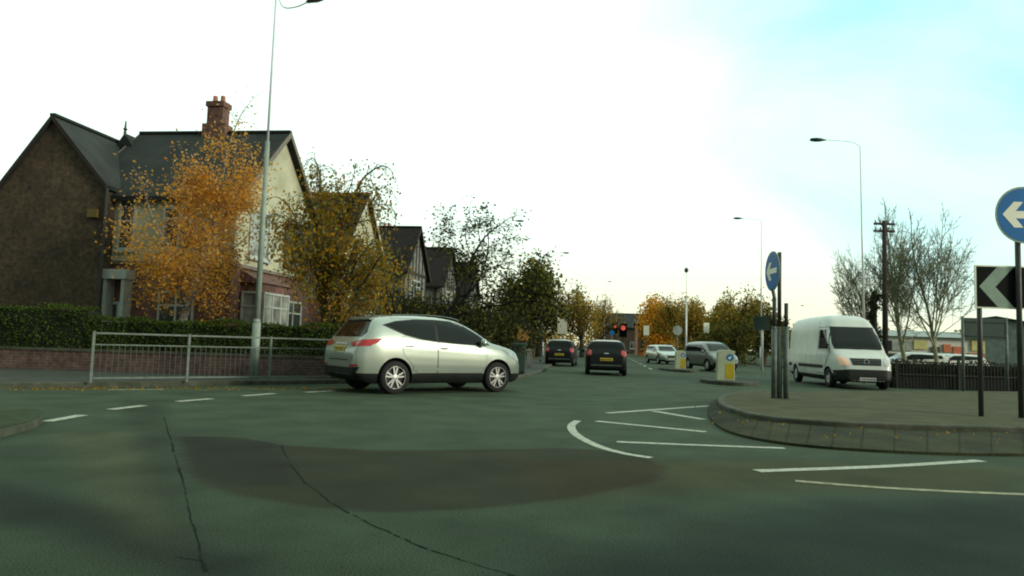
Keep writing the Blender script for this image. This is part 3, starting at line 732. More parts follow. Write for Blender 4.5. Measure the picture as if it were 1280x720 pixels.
def car_body(sp):
    top, bot, belt, wid = (pchip(sp[k_]) for k_ in ('top', 'bot', 'belt', 'wid')); x0 = sp['top'][0][0]; x1 = sp['top'][-1][0]; L = x1 - x0
    st = []; N = 84
    for i in range(N + 1):
        u = i / N; st.append(x0 + L * (u - math.sin(2 * math.pi * u) / (2 * math.pi) * .75))
    clad = sp.get('clad', .42); ring = []
    lowf = [(0, .86), (.08, .955), (.2, .985), (.4, 1.0), (.6, 1.0), (.8, .99), (.93, .975), (1, .955)]
    for x in st:
        zt, zb, w_ = top(x), bot(x), wid(x); zs = min(belt(x), zt - .02)
        if zs < clad + .05: zs = max(zb + .05, zs)
        pts = [(0, zb)]
        zz = []
        cl = max(min(clad, zs - .03), zb + .02)
        for z in [zb, zb + (cl - zb) * .35, cl, cl + (zs - cl) * .25, cl + (zs - cl) * .5, cl + (zs - cl) * .75, cl + (zs - cl) * .92, zs]:
            f = (z - zb) / (zs - zb); j = 0
            while j < len(lowf) - 2 and f > lowf[j + 1][0]: j += 1
            a, b = lowf[j], lowf[j + 1]; k_ = a[1] + (b[1] - a[1]) * (f - a[0]) / (b[0] - a[0]); pts.append((w_ * k_, z))
        H = zt - zs; nexp = 2.4 + 3.0 * min(1, H / .35); a_ = w_ * .955
        for q in range(1, 13):
            th = math.pi / 2 * q / 12; g = math.sin(th) ** (2 / nexp); yf = max(0, math.cos(th)) ** (2 / nexp)
            pts.append((max(0, (a_ - sp.get('tumble', .2) * H * g)) * yf if q < 12 else 0, zs + H * g))
        ring.append((x, pts))
    npt = len(ring[0][1]); vs = []; fs = []; ms = []
    full = 2 * npt - 2
    for x, pts in ring:
        vs += [(x, y, z) for y, z in pts] + [(x, -y, z) for y, z in reversed(pts[1:-1])]
    for i in range(len(ring) - 1):
        for j in range(full):
            j2 = (j + 1) % full; f = (i * full + j, (i + 1) * full + j, (i + 1) * full + j2, i * full + j2)
            zc = sum(vs[q][2] for q in f) / 4; fs.append(f)
            jj = min(j, full - 1 - j)
            ms.append(1 if jj < 3 else 0)
    fs.append(tuple(reversed(range(full)))); ms.append(0); e = (len(ring) - 1) * full; fs.append(tuple(e + q for q in range(full))); ms.append(0)
    me = bpy.data.meshes.new('body'); me.from_pydata(vs, [], fs); me.polygons.foreach_set('material_index', ms)
    for m in (sp['paint'], sp.get('cladm', 'cladding'), 'under_body'): me.materials.append(MATS[m])
    o = bpy.data.objects.new('body', me); C.objects.link(o); fixnormals(o)
    bm = bmesh.new(); bm.from_mesh(o.data); bvh = BVHTree.FromBMesh(bm); bm.free()
    # wheel arches
    cm = MB(); rw = sp['r'] * 1.17
    for xw in sp['axles']:
        for s_ in (-1, 1):
            cm.tube([(xw, s_ * (sp['hw'] - .30), sp['r'] + .01), (xw, s_ * (sp['hw'] + .3), sp['r'] + .01)], rw, 32)
    cut = cm.build('cutter', 'under_body'); fixnormals(cut)
    cut.data.materials.clear()
    for m in (sp['paint'], sp.get('cladm', 'cladding'), 'under_body'): cut.data.materials.append(MATS[m])
    cut.data.polygons.foreach_set('material_index', [2] * len(cut.data.polygons))
    md = o.modifiers.new('b', 'BOOLEAN'); md.operation = 'DIFFERENCE'; md.object = cut; md.solver = 'EXACT'
    dg = bpy.context.evaluated_depsgraph_get(); dg.update(); nm = bpy.data.meshes.new_from_object(o.evaluated_get(dg)); o.modifiers.clear(); o.data = nm
    bpy.data.objects.remove(cut)
    nm.polygons.foreach_set('use_smooth', [True] * len(nm.polygons))
    try: nm.set_sharp_from_angle(angle=R(38))
    except Exception: pass
    return o, bvh
def patch(bvh, poly, mode, mats, name, parent, off=.005, side=1, res=.07, sm=True):
    """poly in (x,z) for mode 'side', (y,z) for 'rear'/'front', (x,y) for 'top'; draped on the body"""
    bm = bmesh.new(); vs = [bm.verts.new((p[0], p[1], 0)) for p in poly]; bm.faces.new(vs)
    bmesh.ops.triangulate(bm, faces=bm.faces[:])
    for _ in range(6):
        e = [q for q in bm.edges if q.calc_length() > res]
        if not e: break
        bmesh.ops.subdivide_edges(bm, edges=e, cuts=1); bmesh.ops.triangulate(bm, faces=[f for f in bm.faces if len(f.verts) > 3])
    for v in bm.verts:
        a, b = v.co.x, v.co.y
        if mode == 'side': o_, d_ = Vector((a, side * 3, b)), Vector((0, -side, 0))
        elif mode == 'rear': o_, d_ = Vector((-6, a, b)), Vector((1, 0, 0))
        elif mode == 'front': o_, d_ = Vector((6, a, b)), Vector((-1, 0, 0))
        else: o_, d_ = Vector((a, b, 4)), Vector((0, 0, -1))
        h, nn, _, _ = bvh.ray_cast(o_, d_)
        if h is None: h, nn, _, _ = bvh.find_nearest(o_ + d_ * 3)
        if nn.dot(d_) > 0: nn = -nn
        v.co = h + nn * off
    me = bpy.data.meshes.new(name); 
    bmesh.ops.recalc_face_normals(bm, faces=bm.faces)
    if bm.faces:
        f = max(bm.faces, key=lambda q: q.calc_area()); dd = {'side': Vector((0, side, 0)), 'rear': Vector((-1, 0, 0)), 'front': Vector((1, 0, 0)), 'top': Vector((0, 0, 1))}[mode]
        if f.normal.dot(dd) < 0: bmesh.ops.reverse_faces(bm, faces=bm.faces[:])
    bm.to_mesh(me); bm.free(); me.materials.append(MATS[mats]); me.polygons.foreach_set('use_smooth', [sm] * len(me.polygons))
    o = bpy.data.objects.new(name, me); C.objects.link(o); o.parent = parent; return o
def mirror(poly): return [(-a, b) for a, b in reversed(poly)]
def grow2d(poly, e):
    cx = sum(p[0] for p in poly) / len(poly); cz = sum(p[1] for p in poly) / len(poly)
    mx_ = max(abs(p[0] - cx) for p in poly); mz = max(abs(p[1] - cz) for p in poly)
    return [(cx + (p[0] - cx) * (1 + e / mx_), cz + (p[1] - cz) * (1 + e / mz)) for p in poly]
def sm2(poly, k_=4): return [(p.x, p.y) for p in catmull([Vector((a, b, 0)) for a, b in poly], k_, True)]
def wheel(parent, x, y, r, wd, style='alloy', steer=0):
    s_ = 1 if y > 0 else -1
    w_ = thing('wheel', None, None, (x, y, r), steer); del_ = w_; w_.parent = parent
    mb = MB(); h = wd / 2
    mb.lathe([(r * .66, -h), (r * .9, -h), (r * .975, -h * .8), (r, -h * .5), (r, h * .5), (r * .975, h * .8), (r * .9, h), (r * .66, h * .96), (r * .66, -h)], (0, 0, 0), (0, 1, 0), 30); mb.build('tyre', 'rubber', w_, True)
    mb = MB(); fc = s_ * h * .72
    mb.lathe([(r * .69, s_ * h * .99), (r * .645, s_ * h * .99), (r * .62, s_ * h * .45), (0.001, s_ * h * .35)], (0, 0, 0), (0, 1, 0), 30, 1)
    if style == 'alloy':
        for k_ in range(10):
            a = 2 * math.pi * (k_ // 2) / 5 + (.20 if k_ % 2 else -.20) + .3; c_, s2 = math.cos(a), math.sin(a); t_ = Vector((-s2, 0, c_)); rd = Vector((c_, 0, s2))
            mb.obox(rd * r * .14 - t_ * r * .045 + Vector((0, fc - .012 * s_, 0)), rd * r * .52, t_ * r * .09, Vector((0, .02 * s_, 0)), 0)
        mb.lathe([(r * .18, fc + .015 * s_), (0.001, fc + .02 * s_)], (0, 0, 0), (0, 1, 0), 12, 0)
        mb.lathe([(r * .69, s_ * h * 1.0), (r * .645, s_ * h * 1.0)], (0, 0, 0), (0, 1, 0), 30, 0)
    else:
        mb.lathe([(r * .60, fc), (r * .5, fc + .02 * s_), (r * .2, fc + .01 * s_), (.001, fc + .03 * s_)], (0, 0, 0), (0, 1, 0), 24, 0)
    mb.build('rim', ['alloy', 'hub_dark'], w_, False)
    return w_
def plate(parent, bvh, mode, z, y0, m, wd=.52, ht=.11, x_hint=None):
    o = patch(bvh, [(y0 - wd / 2, z - ht / 2), (y0 + wd / 2, z - ht / 2), (y0 + wd / 2, z + ht / 2), (y0 - wd / 2, z + ht / 2)], mode, m, 'number_plate', parent, off=.015, sm=False)
    for k_ in range(7):
        a = y0 - wd * .42 + wd * .125 * k_ - wd * .0 + (.02 if k_ > 3 else 0)
        if k_ in (0, 2, 5): poly = [(a, z - ht * .3), (a + .02, z - ht * .3), (a + .045, z + ht * .3), (a + .012, z + ht * .3)]
        else: poly = [(a, z - ht * .3), (a + .045, z - ht * .3), (a + .04, z + ht * .3), (a + .005, z + ht * .3)]
        patch(bvh, poly, mode, 'ink', 'character', o, off=.02, sm=False, res=.2)
    return o
def mirrors(t, x, y, z, m, sz=1.0):
    for s_ in (-1, 1):
        mb = MB(); c_ = Vector((x, s_ * (y + .11), z)); rad = [(.001, -.07), (.06, -.06), (.085, -.01), (.08, .04), (.001, .06)]
        mb.lathe([(a * sz, b * sz) for a, b in rad], c_, (1, 0, 0), 12); mb.tube([(x, s_ * (y - .02), z - .05), (x, s_ * (y + .06), z - .02)], .018, 6)
        mb.build('mirror', m, t, True)

def make_suv():
    P = gp(497, 492.5) ; Q = gp(620, 491)
    hd = math.atan2(Q.y - P.y, Q.x - P.x)
    # centre of the car from the right-hand wheels
    axd = Vector((math.cos(hd), math.sin(hd), 0)); left = Vector((-axd.y, axd.x, 0))
    c_ = (P + Q) / 2 + left * .80
    hd += R(5); c_ = c_ + Vector((-.16, .12, 0))
    t = thing('silver_suv', 'silver estate-height car with black sills crossing the junction, seen from behind right', 'car', c_, hd)
    sp = dict(paint='silver_paint', r=.345, axles=(-1.32, 1.32), hw=.91, clad=.43, tumble=.30,
              top=[(-2.2, .74), (-2.185, .90), (-2.13, 1.02), (-2.05, 1.14), (-1.9, 1.36), (-1.77, 1.53), (-1.66, 1.60), (-1.3, 1.635), (-.7, 1.665), (-.2, 1.66), (.25, 1.62), (.6, 1.50), (.95, 1.31), (1.22, 1.15), (1.5, 1.085), (1.85, .99), (2.08, .84), (2.17, .70), (2.2, .60)],
              bot=[(-2.2, .40), (-2.0, .27), (-1.7, .22), (1.7, .21), (2.0, .25), (2.2, .36)],
              belt=[(-2.2, .96), (-1.8, 1.17), (-1.3, 1.18), (-.6, 1.12), (.4, 1.06), (1.2, 1.0), (1.8, .90), (2.2, .6)],
              wid=[(-2.2, .72), (-2.14, .80), (-2.0, .865), (-1.6, .905), (-1.0, .905), (0, .895), (1.0, .905), (1.5, .905), (1.85, .85), (2.05, .74), (2.16, .60), (2.2, .5)])
    b, bvh = car_body(sp); b.parent = t
    rearglass = sm2([(-1.52, 1.44), (-1.25, 1.50), (-.85, 1.545), (-.34, 1.56), (-.34, 1.13), (-.7, 1.175), (-1.05, 1.25), (-1.35, 1.37)], 1)
    frontglass = [(-.26, 1.562), (.1, 1.55), (.38, 1.48), (.68, 1.33), (.93, 1.17), (1.0, 1.085), (.7, 1.075), (.2, 1.095), (-.26, 1.125)]
    outline = [(-1.62, 1.43), (-1.3, 1.52), (-.85, 1.575), (-.3, 1.592), (.12, 1.575), (.42, 1.50), (.74, 1.34), (1.0, 1.18), (1.10, 1.06), (.7, 1.055), (.2, 1.075), (-.3, 1.105), (-.72, 1.15), (-1.1, 1.225), (-1.4, 1.34)]
    fdoor = [(-.29, .44), (.85, .44), (.98, .62), (1.02, 1.03), (.7, 1.05), (.2, 1.07), (-.29, 1.10)]
    rdoor = [(-.31, .44), (-.80, .44), (-.93, .62), (-1.12, .80), (-1.20, 1.0), (-1.16, 1.20), (-.74, 1.145), (-.31, 1.10)]
    for s_ in (-1, 1):
        patch(bvh, outline, 'side', 'cladding', 'window_surround', t, .003, s_)
        for gl, dr in ((frontglass, fdoor), (rearglass, rdoor)):
            sm_ = patch(bvh, grow2d(dr, .010), 'side', 'under_body', 'door_seam', t, .0025, s_)
            dd = patch(bvh, dr, 'side', 'silver_paint', 'door', t, .006, s_)
            patch(bvh, gl, 'side', 'car_glass', 'window', t, .008, s_)
            hx = -.14 + .0 if dr is fdoor else -1.0
            mb = MB(); hp = bvh.ray_cast(Vector((hx, s_ * 3, .97 if dr is fdoor else 1.01)), Vector((0, -s_, 0)))[0]
            mb.obox(hp + Vector((-.10, .004 * s_, -.014)), (.20, 0, 0), (0, .035 * s_, 0), (0, 0, .030)); hh = bevel(mb.build('handle', 'cladding', dd), .008)
            fixnormals(hh)
        patch(bvh, [(-.9, .50), (.9, .47), (.9, .53), (-.9, .565)], 'side', 'silver_paint', 'sill_trim', t, .014, s_)
        # lamps
        patch(bvh, sm2([(-2.14, 1.0), (-2.03, 1.11), (-1.62, 1.15), (-1.74, 1.06), (-1.92, .99)], 1), 'side', 'tail_red', 'tail_light', t, .010, s_, res=.04)
        hl = patch(bvh, sm2([(2.03, .74), (1.78, .90), (1.45, .99), (1.62, .86), (1.88, .74)], 2), 'side', 'lamp_clear', 'headlight', t, .008, s_, res=.05)
        rp = [(.40, 1.03), (.60, 1.085), (.86, 1.12), (.87, .985), (.6, .965)]
        patch(bvh, rp if s_ > 0 else mirror(rp), 'rear', 'tail_red', 'tail_light', t, .010, res=.04)
        rf = [(.55, .555), (.80, .57), (.80, .61), (.55, .595)]
        patch(bvh, rf if s_ > 0 else mirror(rf), 'rear', 'tail_red', 'reflector', t, .012)
        mb = MB(); mb.tube(catmull([(-1.35, s_ * .60, 1.625), (-1.2, s_ * .605, 1.66), (-.3, s_ * .615, 1.685), (.25, s_ * .60, 1.64), (.4, s_ * .6, 1.59)], 4), .011, 6); mb.build('roof_rail', 'steel', t, True)
    patch(bvh, [(-.66, 1.17), (.66, 1.17), (.74, 1.26), (.58, 1.515), (-.58, 1.515), (-.74, 1.26)], 'rear', 'car_glass', 'rear_window', t, .006)
    mb = MB(); mb.prism([(-1.83, -.56, 1.545), (-1.55, -.58, 1.615), (-1.55, -.58, 1.585), (-1.78, -.56, 1.525)], (0, 1.12, 0)); bevel(fixnormals(mb.build('spoiler', 'silver_paint', t)), .01)
    patch(bvh, [(-.70, .30), (.70, .30), (.82, .56), (.5, .54), (-.5, .54), (-.82, .56)], 'rear', 'cladding', 'bumper_insert', t, .007)
    patch(bvh, [(-.45, .68), (.45, .68), (.45, .70), (-.45, .70)], 'rear', 'cladding', 'tailgate_seam', t, .004)
    patch(bvh, [(-.30, 1.0), (.30, 1.0), (.28, 1.045), (-.28, 1.045)], 'rear', 'alloy', 'chrome_trim', t, .010)
    plate(t, bvh, 'rear', .915, 0, 'plate_yellow')
    patch(bvh, [(-.66, .98 + .20), (.66, .98 + .20), (.54, 1.52), (-.54, 1.52)], 'front', 'car_glass', 'windscreen', t, .006)
    patch(bvh, [(-.4, .62), (.4, .62), (.45, .76), (-.45, .76)], 'front', 'cladding', 'grille', t, .006)
    mirrors(t, .86, .84, 1.12, 'silver_paint', 1.05)
    mb = MB(); mb.tube([(-1.45, 0, 1.62), (-1.65, 0, 1.80)], [.012, .005], 5); mb.build('aerial', 'cladding', t)
    for x in (-1.32, 1.32):
        for y in (-.80, .80): wheel(t, x, y, .345, .225)
    t.scale = (1.06, 1.06, 1.06)
    return t
make_suv()

def make_hatch(name, label, loc, hd, paint='dark_paint', roofp=None, W=1.70, H=1.47, Ln=3.95, front=False):
    hw = W / 2; L2 = Ln / 2; t = thing(name, label, 'car', loc, hd)
    sp = dict(paint=paint, r=.30, axles=(-L2 + .68, L2 - .78), hw=hw, clad=.34, tumble=.24, cladm='cladding',
              top=[(-L2, .70), (-L2 + .03, .84), (-L2 + .08, .93), (-L2 + .16, 1.02), (-L2 + .42, H - .07), (-L2 + .55, H - .03), (-.5, H), (0, H), (.3, H - .07), (.75, H - .33), (1.0, .98), (1.4, .90), (L2 - .12, .72), (L2, .55)],
              bot=[(-L2, .32), (-L2 + .2, .2), (L2 - .2, .2), (L2, .3)],
              belt=[(-L2, .80), (-L2 + .3, .98), (0, .93), (1, .88), (L2, .55)],
              wid=[(-L2, hw * .80), (-L2 + .06, hw * .88), (-L2 + .2, hw * .95), (-L2 + .6, hw), (.8, hw), (L2 - .35, hw * .94), (L2 - .1, hw * .78), (L2, hw * .6)])
    b, bvh = car_body(sp); b.parent = t
    for s_ in (-1, 1):
        patch(bvh, [(-L2 + .55, 1.05), (-L2 + .6, H - .14), (-.4, H - .10), (.1, H - .11), (.45, H - .28), (.85, .99), (.8, .95), (-.2, .98)], 'side', 'car_glass', 'window', t, .006, s_)
        rp = [(hw * .70, .84), (hw * .70, 1.02), (hw * .82, 1.06), (hw * .90, .90), (hw * .88, .80)]
        patch(bvh, rp if s_ > 0 else mirror(rp), 'rear', 'tail_red', 'tail_light', t, .010, res=.05)
        patch(bvh, [(-L2 + .06, .80), (-L2 + .22, 1.02), (-L2 + .34, 1.03), (-L2 + .22, .82)], 'side', 'tail_red', 'tail_light', t, .010, s_, res=.05)
        fp = [(hw * .5, .62), (hw * .85, .62), (hw * .88, .78), (hw * .55, .72)]
        patch(bvh, fp if s_ > 0 else mirror(fp), 'front', 'lamp_clear', 'headlight', t, .010, res=.05)
    wz = H - .12
    patch(bvh, [(-hw * .68, .99), (hw * .68, .99), (hw * .74, 1.08), (hw * .62, wz), (-hw * .62, wz), (-hw * .74, 1.08)], 'rear', 'car_glass', 'rear_window', t, .008)
    patch(bvh, [(-hw * .74, .98), (hw * .74, .98), (hw * .60, H - .10), (-hw * .60, H - .10)], 'front', 'car_glass', 'windscreen', t, .008)
    patch(bvh, [(-hw * .4, .48), (hw * .4, .48), (hw * .45, .66), (-hw * .45, .66)], 'front', 'cladding', 'grille', t, .008)
    patch(bvh, [(-hw * .72, .40), (hw * .72, .40), (hw * .72, .44), (-hw * .72, .44)], 'rear', 'steel', 'bumper_strip', t, .012)
    patch(bvh, [(-.09, .885), (.09, .885), (.09, .915), (-.09, .915)], 'rear', 'alloy', 'badge', t, .012)
    if roofp: patch(bvh, [(-L2 + .45, -hw * .66), (-.1, -hw * .68), (-.1, hw * .68), (-L2 + .45, hw * .66)], 'top', roofp, 'roof_sky_sheen', t, .005)  # pale sheet over the roof stands in for reflected sky
    plate(t, bvh, 'rear', .66, 0, 'plate_yellow'); plate(t, bvh, 'front', .42, 0, 'plate_white')
    mirrors(t, .62, hw, .98, paint, .9)
    for x in sp['axles']:
        for y in (-hw + .10, hw - .10): wheel(t, x, y, .30, .19, 'plain')
    return t
HD = math.pi / 2 - AX
p = gp(756, 469.5); c_ = p + AD * 1.95
make_hatch('black_hatchback', 'nearer of the two black hatchbacks driving away, yellow rear plate', c_, HD + R(1.5), roofp='roof_sheen', W=1.72, H=1.46)
p = gp(699.5, 458); c_ = p + AD * 1.9
make_hatch('black_hatchback', 'farther and smaller-looking of the two black hatchbacks driving away, near the left kerb', c_, HD - R(1), roofp='roof_sheen', W=1.66, H=1.5)
p = at(829, 55); make_hatch('silver_car', 'silver car coming towards the junction down the far road', p, HD + math.pi + R(14), paint='silver_paint', W=1.74, H=1.43, Ln=4.1)

def make_van(name, label, loc, hd, L=5.9, W=1.99, H=2.62, small=False):
    L2 = L / 2; hw = W / 2; t = thing(name, label, 'van', loc, hd)
    if not small:
        top = [(-L2, .75), (-L2 + .01, 2.2), (-L2 + .05, H - .12), (-L2 + .15, H - .04), (-1, H), (.6, H - .01), (1.0, H - .08), (1.28, H - .26), (1.42, H - .42), (1.95, 1.58), (2.12, 1.36), (2.3, 1.26), (2.62, 1.12), (2.82, .95), (2.92, .7), (L2, .5)]
        belt = [(-L2, 1.25), (1.6, 1.25), (2.2, 1.1), (2.7, .9), (L2, .45)]; r = .34; ax = (-L2 + 1.05, L2 - 1.0); tum = .07
    else:
        top = [(-L2, .7), (-L2 + .03, 1.0), (-L2 + .12, 1.5), (-L2 + .25, H - .05), (-.8, H), (.2, H - .01), (.55, H - .1), (1.25, 1.12), (1.45, 1.0), (L2 - .2, .85), (L2 - .05, .65), (L2, .5)]
        belt = [(-L2, .95), (0, .95), (1.2, .93), (L2 - .3, .8), (L2, .45)]; r = .32; ax = (-L2 + .8, L2 - .85); tum = .2
    sp = dict(paint='white_paint' if not small else 'grey_paint', r=r, axles=ax, hw=hw, clad=.42 if not small else .36, tumble=tum, top=top,
              bot=[(-L2, .38), (-L2 + .3, .28), (L2 - .3, .24), (L2, .3)], belt=belt,
              wid=[(-L2, hw * .95), (-L2 + .08, hw * .99), (-L2 + .3, hw), (L2 - 1.3, hw), (L2 - .6, hw * .95), (L2 - .2, hw * .84), (L2 - .03, hw * .70), (L2, hw * .62)])
    b, bvh = car_body(sp); b.parent = t; pm = sp['paint']
    if not small:
        patch(bvh, sm2([(-hw * .80, 1.36), (hw * .80, 1.36), (hw * .84, 1.55), (hw * .74, 2.16), (-hw * .74, 2.16), (-hw * .84, 1.55)], 1), 'front', 'car_glass', 'windscreen', t, .010)
        patch(bvh, [(-hw * .46, .82), (hw * .46, .82), (hw * .52, 1.05), (-hw * .52, 1.05)], 'front', 'cladding', 'grille', t, .010)
        for z in (.89, .97): patch(bvh, [(-hw * .46, z), (hw * .46, z), (hw * .46, z + .012), (-hw * .46, z + .012)], 'front', 'steel', 'grille_bar', t, .014)
        mb = MB(); hp = bvh.ray_cast(Vector((6, 0, .94)), Vector((-1, 0, 0)))[0]; mb.lathe([(.085, .0), (.085, .03), (.07, .03), (.07, 0)], hp, (1, 0, .2), 16); mb.build('badge', 'alloy', t)
        patch(bvh, [(-hw * .95, .24), (hw * .95, .24), (hw * 1.0, .62), (hw * .6, .68), (-hw * .6, .68), (-hw * 1.0, .62)], 'front', 'cladding', 'front_bumper', t, .012)
        for s_ in (-1, 1):
            hl = [(hw * .56, .80), (hw * .82, .80), (hw * .88, 1.08), (hw * .74, 1.12), (hw * .58, 1.0)]
            patch(bvh, hl if s_ > 0 else mirror(hl), 'front', 'headlight_glow' if s_ < 0 else 'lamp_clear', 'headlight', t, .014, res=.05)
            dd = patch(bvh, [(.75, .50), (1.55, .50), (1.72, .75), (2.0, 1.28), (1.45, 2.13), (.75, 2.13)], 'side', pm, 'door', t, .008, s_)
            patch(bvh, [(.735, .48), (1.56, .48), (1.74, .74), (2.025, 1.28), (1.465, 2.15), (.735, 2.15)], 'side', 'under_body', 'door_seam', t, .003, s_)
            patch(bvh, [(.85, 1.36), (1.86, 1.36), (1.80, 1.50), (1.40, 2.04), (.85, 2.04)], 'side', 'car_glass', 'window', t, .012, s_)
            patch(bvh, [(-L2 + 1.5, .66), (L2 - 1.45, .66), (L2 - 1.45, .78), (-L2 + 1.5, .78)], 'side', 'cladding', 'rub_strip', t, .014, s_)
            patch(bvh, [(-L2 + .1, .66), (-L2 + .6, .66), (-L2 + .6, .78), (-L2 + .1, .78)], 'side', 'cladding', 'rub_strip', t, .014, s_)
            for xa in (-.55, .70): patch(bvh, [(xa, .5), (xa + .012, .5), (xa + .012, 2.35), (xa, 2.35)], 'side', 'under_body', 'panel_seam', t, .004, s_)
            mb = MB(); mb.box((1.78, s_ * (hw + .02) - .0, 1.35), (1.92, s_ * (hw + .22), 1.72)); mb.tube([(1.85, s_ * (hw - .12), 1.5), (1.85, s_ * (hw + .06), 1.5)], .03, 6); fixnormals(bevel(mb.build('mirror', 'cladding', t), .03))
        for s_ in (-.35, .35):
            a = bvh.ray_cast(Vector((6, s_, 1.38)), Vector((-1, 0, 0)))[0]; mb = MB(); mb.tube([a + Vector((.02, 0, 0)), a + Vector((.02, .45, .03))], .012, 5); mb.build('wiper', 'ink', t)
        plate(t, bvh, 'front', .36, 0, 'plate_white')
    else:
        patch(bvh, [(-hw * .78, 1.12), (hw * .78, 1.12), (hw * .66, H - .12), (-hw * .66, H - .12)], 'front', 'car_glass', 'windscreen', t, .01)
        patch(bvh, [(-hw * .45, .6), (hw * .45, .6), (hw * .5, .78), (-hw * .5, .78)], 'front', 'cladding', 'grille', t, .01)
        patch(bvh, [(-hw * .85, .3), (hw * .85, .3), (hw * .85, .5), (-hw * .85, .5)], 'front', 'cladding', 'front_bumper', t, .01)
        for s_ in (-1, 1):
            hl = [(hw * .55, .66), (hw * .85, .68), (hw * .86, .88), (hw * .6, .82)]
            patch(bvh, hl if s_ > 0 else mirror(hl), 'front', 'lamp_clear', 'headlight', t, .012, res=.05)
            patch(bvh, [(-L2 + .4, 1.08), (-L2 + .45, H - .2), (.2, H - .18), (.6, H - .32), (1.05, 1.08)], 'side', 'car_glass', 'window', t, .008, s_)
            rp = [(hw * .8, .9), (hw * .8, 1.4), (hw * .92, 1.4), (hw * .94, .9)]
            patch(bvh, rp if s_ > 0 else mirror(rp), 'rear', 'tail_red', 'tail_light', t, .01)
        mirrors(t, .95, hw, 1.08, pm); plate(t, bvh, 'front', .5, 0, 'plate_white')
        for z in (): pass
    for x in ax:
        for y in (-hw + .12, hw - .12): wheel(t, x, y, r, .22, 'plain')
    return t
vf = at(1085, 24.4); hd = math.atan2(-1, -.10); hv = Vector((math.cos(hd), math.sin(hd), 0))
make_van('white_van', 'large white panel van with high roof behind the roundabout island', vf - hv * 2.95, hd)
p = at(888, 41); make_van('silver_people_carrier', 'silver people carrier waiting behind the illuminated bollard', p, HD + math.pi + R(18), L=4.1, W=1.66, H=1.64, small=True)

# ------------------------------------------------------------------ street lamps
def lamp(name, label, base, h, armv, group, r0=.09, r1=.05, head=1.0, lean=(0, 0), near=False):
    t = thing(name, label, 'street lamp', base, 0, group); armv = Vector(armv)
    top_ = Vector((lean[0], lean[1], h)); mb = MB()
    mb.tube([(0, 0, 0), (0, 0, 1.4)], [r0 * 1.35, r0 * 1.35], 14); mb.tube([(0, 0, 1.38), (0, 0, 1.5)], [r0 * 1.35, r0], 14)
    if near:
        f_ = 6.1 / h; mid = top_ * f_; rm = .055
        mb.tube([(0, 0, 1.5), mid], [r0, rm], 14); pl_ = mb.build('pole', 'mid_steel', t, True); mb = MB(); mb.tube([mid, top_], [.032, .022], 12); mb.build('pole', 'sky_washed_steel', t, True)  # upper length coloured paler, as if washed out by the sky
    else:
        mb.tube([(0, 0, 1.5), top_ * .5 + Vector((0, 0, .7)), top_], [r0, (r0 + r1) / 2, r1], 14); mb.build('pole', 'lamp_steel', t, True)
    a = top_; b = top_ + Vector((armv.x * .2, armv.y * .2, armv.z * .7)); c_ = top_ + armv
    mb = MB(); pts = catmull([a, b, top_ + Vector((armv.x * .6, armv.y * .6, armv.z * .95)), c_], 5); mb.tube(pts, r1 * .7, 8); mb.build('arm', 'sky_washed_steel', t, True)
    d = Vector((armv.x, armv.y, 0)).normalized(); mb = MB(); O = c_ - d * .1
    pr = [(0.001, 0), (.05, .02), (.09, .15), (.15, .3), (.17, .5), (.13, .72), (.001, .8)]
    mb.lathe([(r_ * head, h_ * head) for r_, h_ in pr], (0, 0, 0), d, 14)
    mb.v = [tuple(Vector((x, y, z * .55)) + O) for x, y, z in mb.v]; mb.build('lamp_housing', 'lamp_head', t, True)
    return t
GL = 'tall street lamps around the junction'
lp = at(317, 18.3, .11); tp = wp(346, -18, 18.3); hp = wp(388, 4, 17.3)
lamp('street_lamp', 'nearest tall street lamp, standing by the left railing in front of the corner house', lp, tp.z - .11, (hp.x - tp.x, hp.y - tp.y - .1, hp.z - tp.z), GL, r0=.075, r1=.022, lean=(tp.x - lp.x, 0), head=1.0, near=True)
lp = at(1081, 30); tp = wp(1075, 183, 30); hp = wp(1030, 175, 30); lamp('street_lamp', 'tall pale street lamp behind the white van, its head reaching left', lp, tp.z, (hp.x - tp.x, 0, hp.z - tp.z), GL, r0=.05, r1=.018, lean=(tp.x - lp.x, 0), head=.9)
for px, hx, hy, Y, lab in ((951, 927, 273, 49, 'street lamp with small head above the far trees, left of the narrow blue sign'), (1020, 1005, 382, 120, 'most distant street lamp, head just above the white van roof'),
                           (678, 704, 316, 68, 'street lamp on the left pavement beside the farther black hatchback'), (755, 760, 352, 118, 'distant street lamp over the far left pavement'), (600, 645, 276, 51, 'street lamp rising out of the dark trees beyond the silver car'), (827, 822, 368, 110, 'far street lamp in front of the golden tree')):
    lp = at(px, Y); hp = wp(hx, hy, Y); tp = Vector((at(px, Y, hp.z - .1).x, Y, hp.z - .15))
    tp.x = lp.x; lamp('street_lamp', lab, lp, tp.z, (hp.x - tp.x, 0, .15), GL, r0=.055, r1=.02, head=.85)
# centre-island lamp column with ring head
lp = at(857, 46); hp = wp(856, 338, 46)
t = thing('tall_post', 'tall slim grey post on the far traffic island beside the second bollard', 'post', lp)
mb = MB(); mb.tube([(0, 0, 0), (0, 0, wp(857, 372, 46).z)], [.075, .05], 10); mb.build('pole', 'lamp_steel', t, True)
z1 = wp(857, 372, 46).z; mb = MB(); mb.tube([(0, 0, z1), (-.03, 0, hp.z)], [.02, .012], 6); mb.build('spike', 'lamp_steel', t); mb = MB(); mb.lathe([(.001, -.18), (.14, -.05), (.12, .12), (.001, .2)], (-.03, 0, hp.z), (0, 0, 1), 10); mb.build('finial', 'lamp_head', t, True)

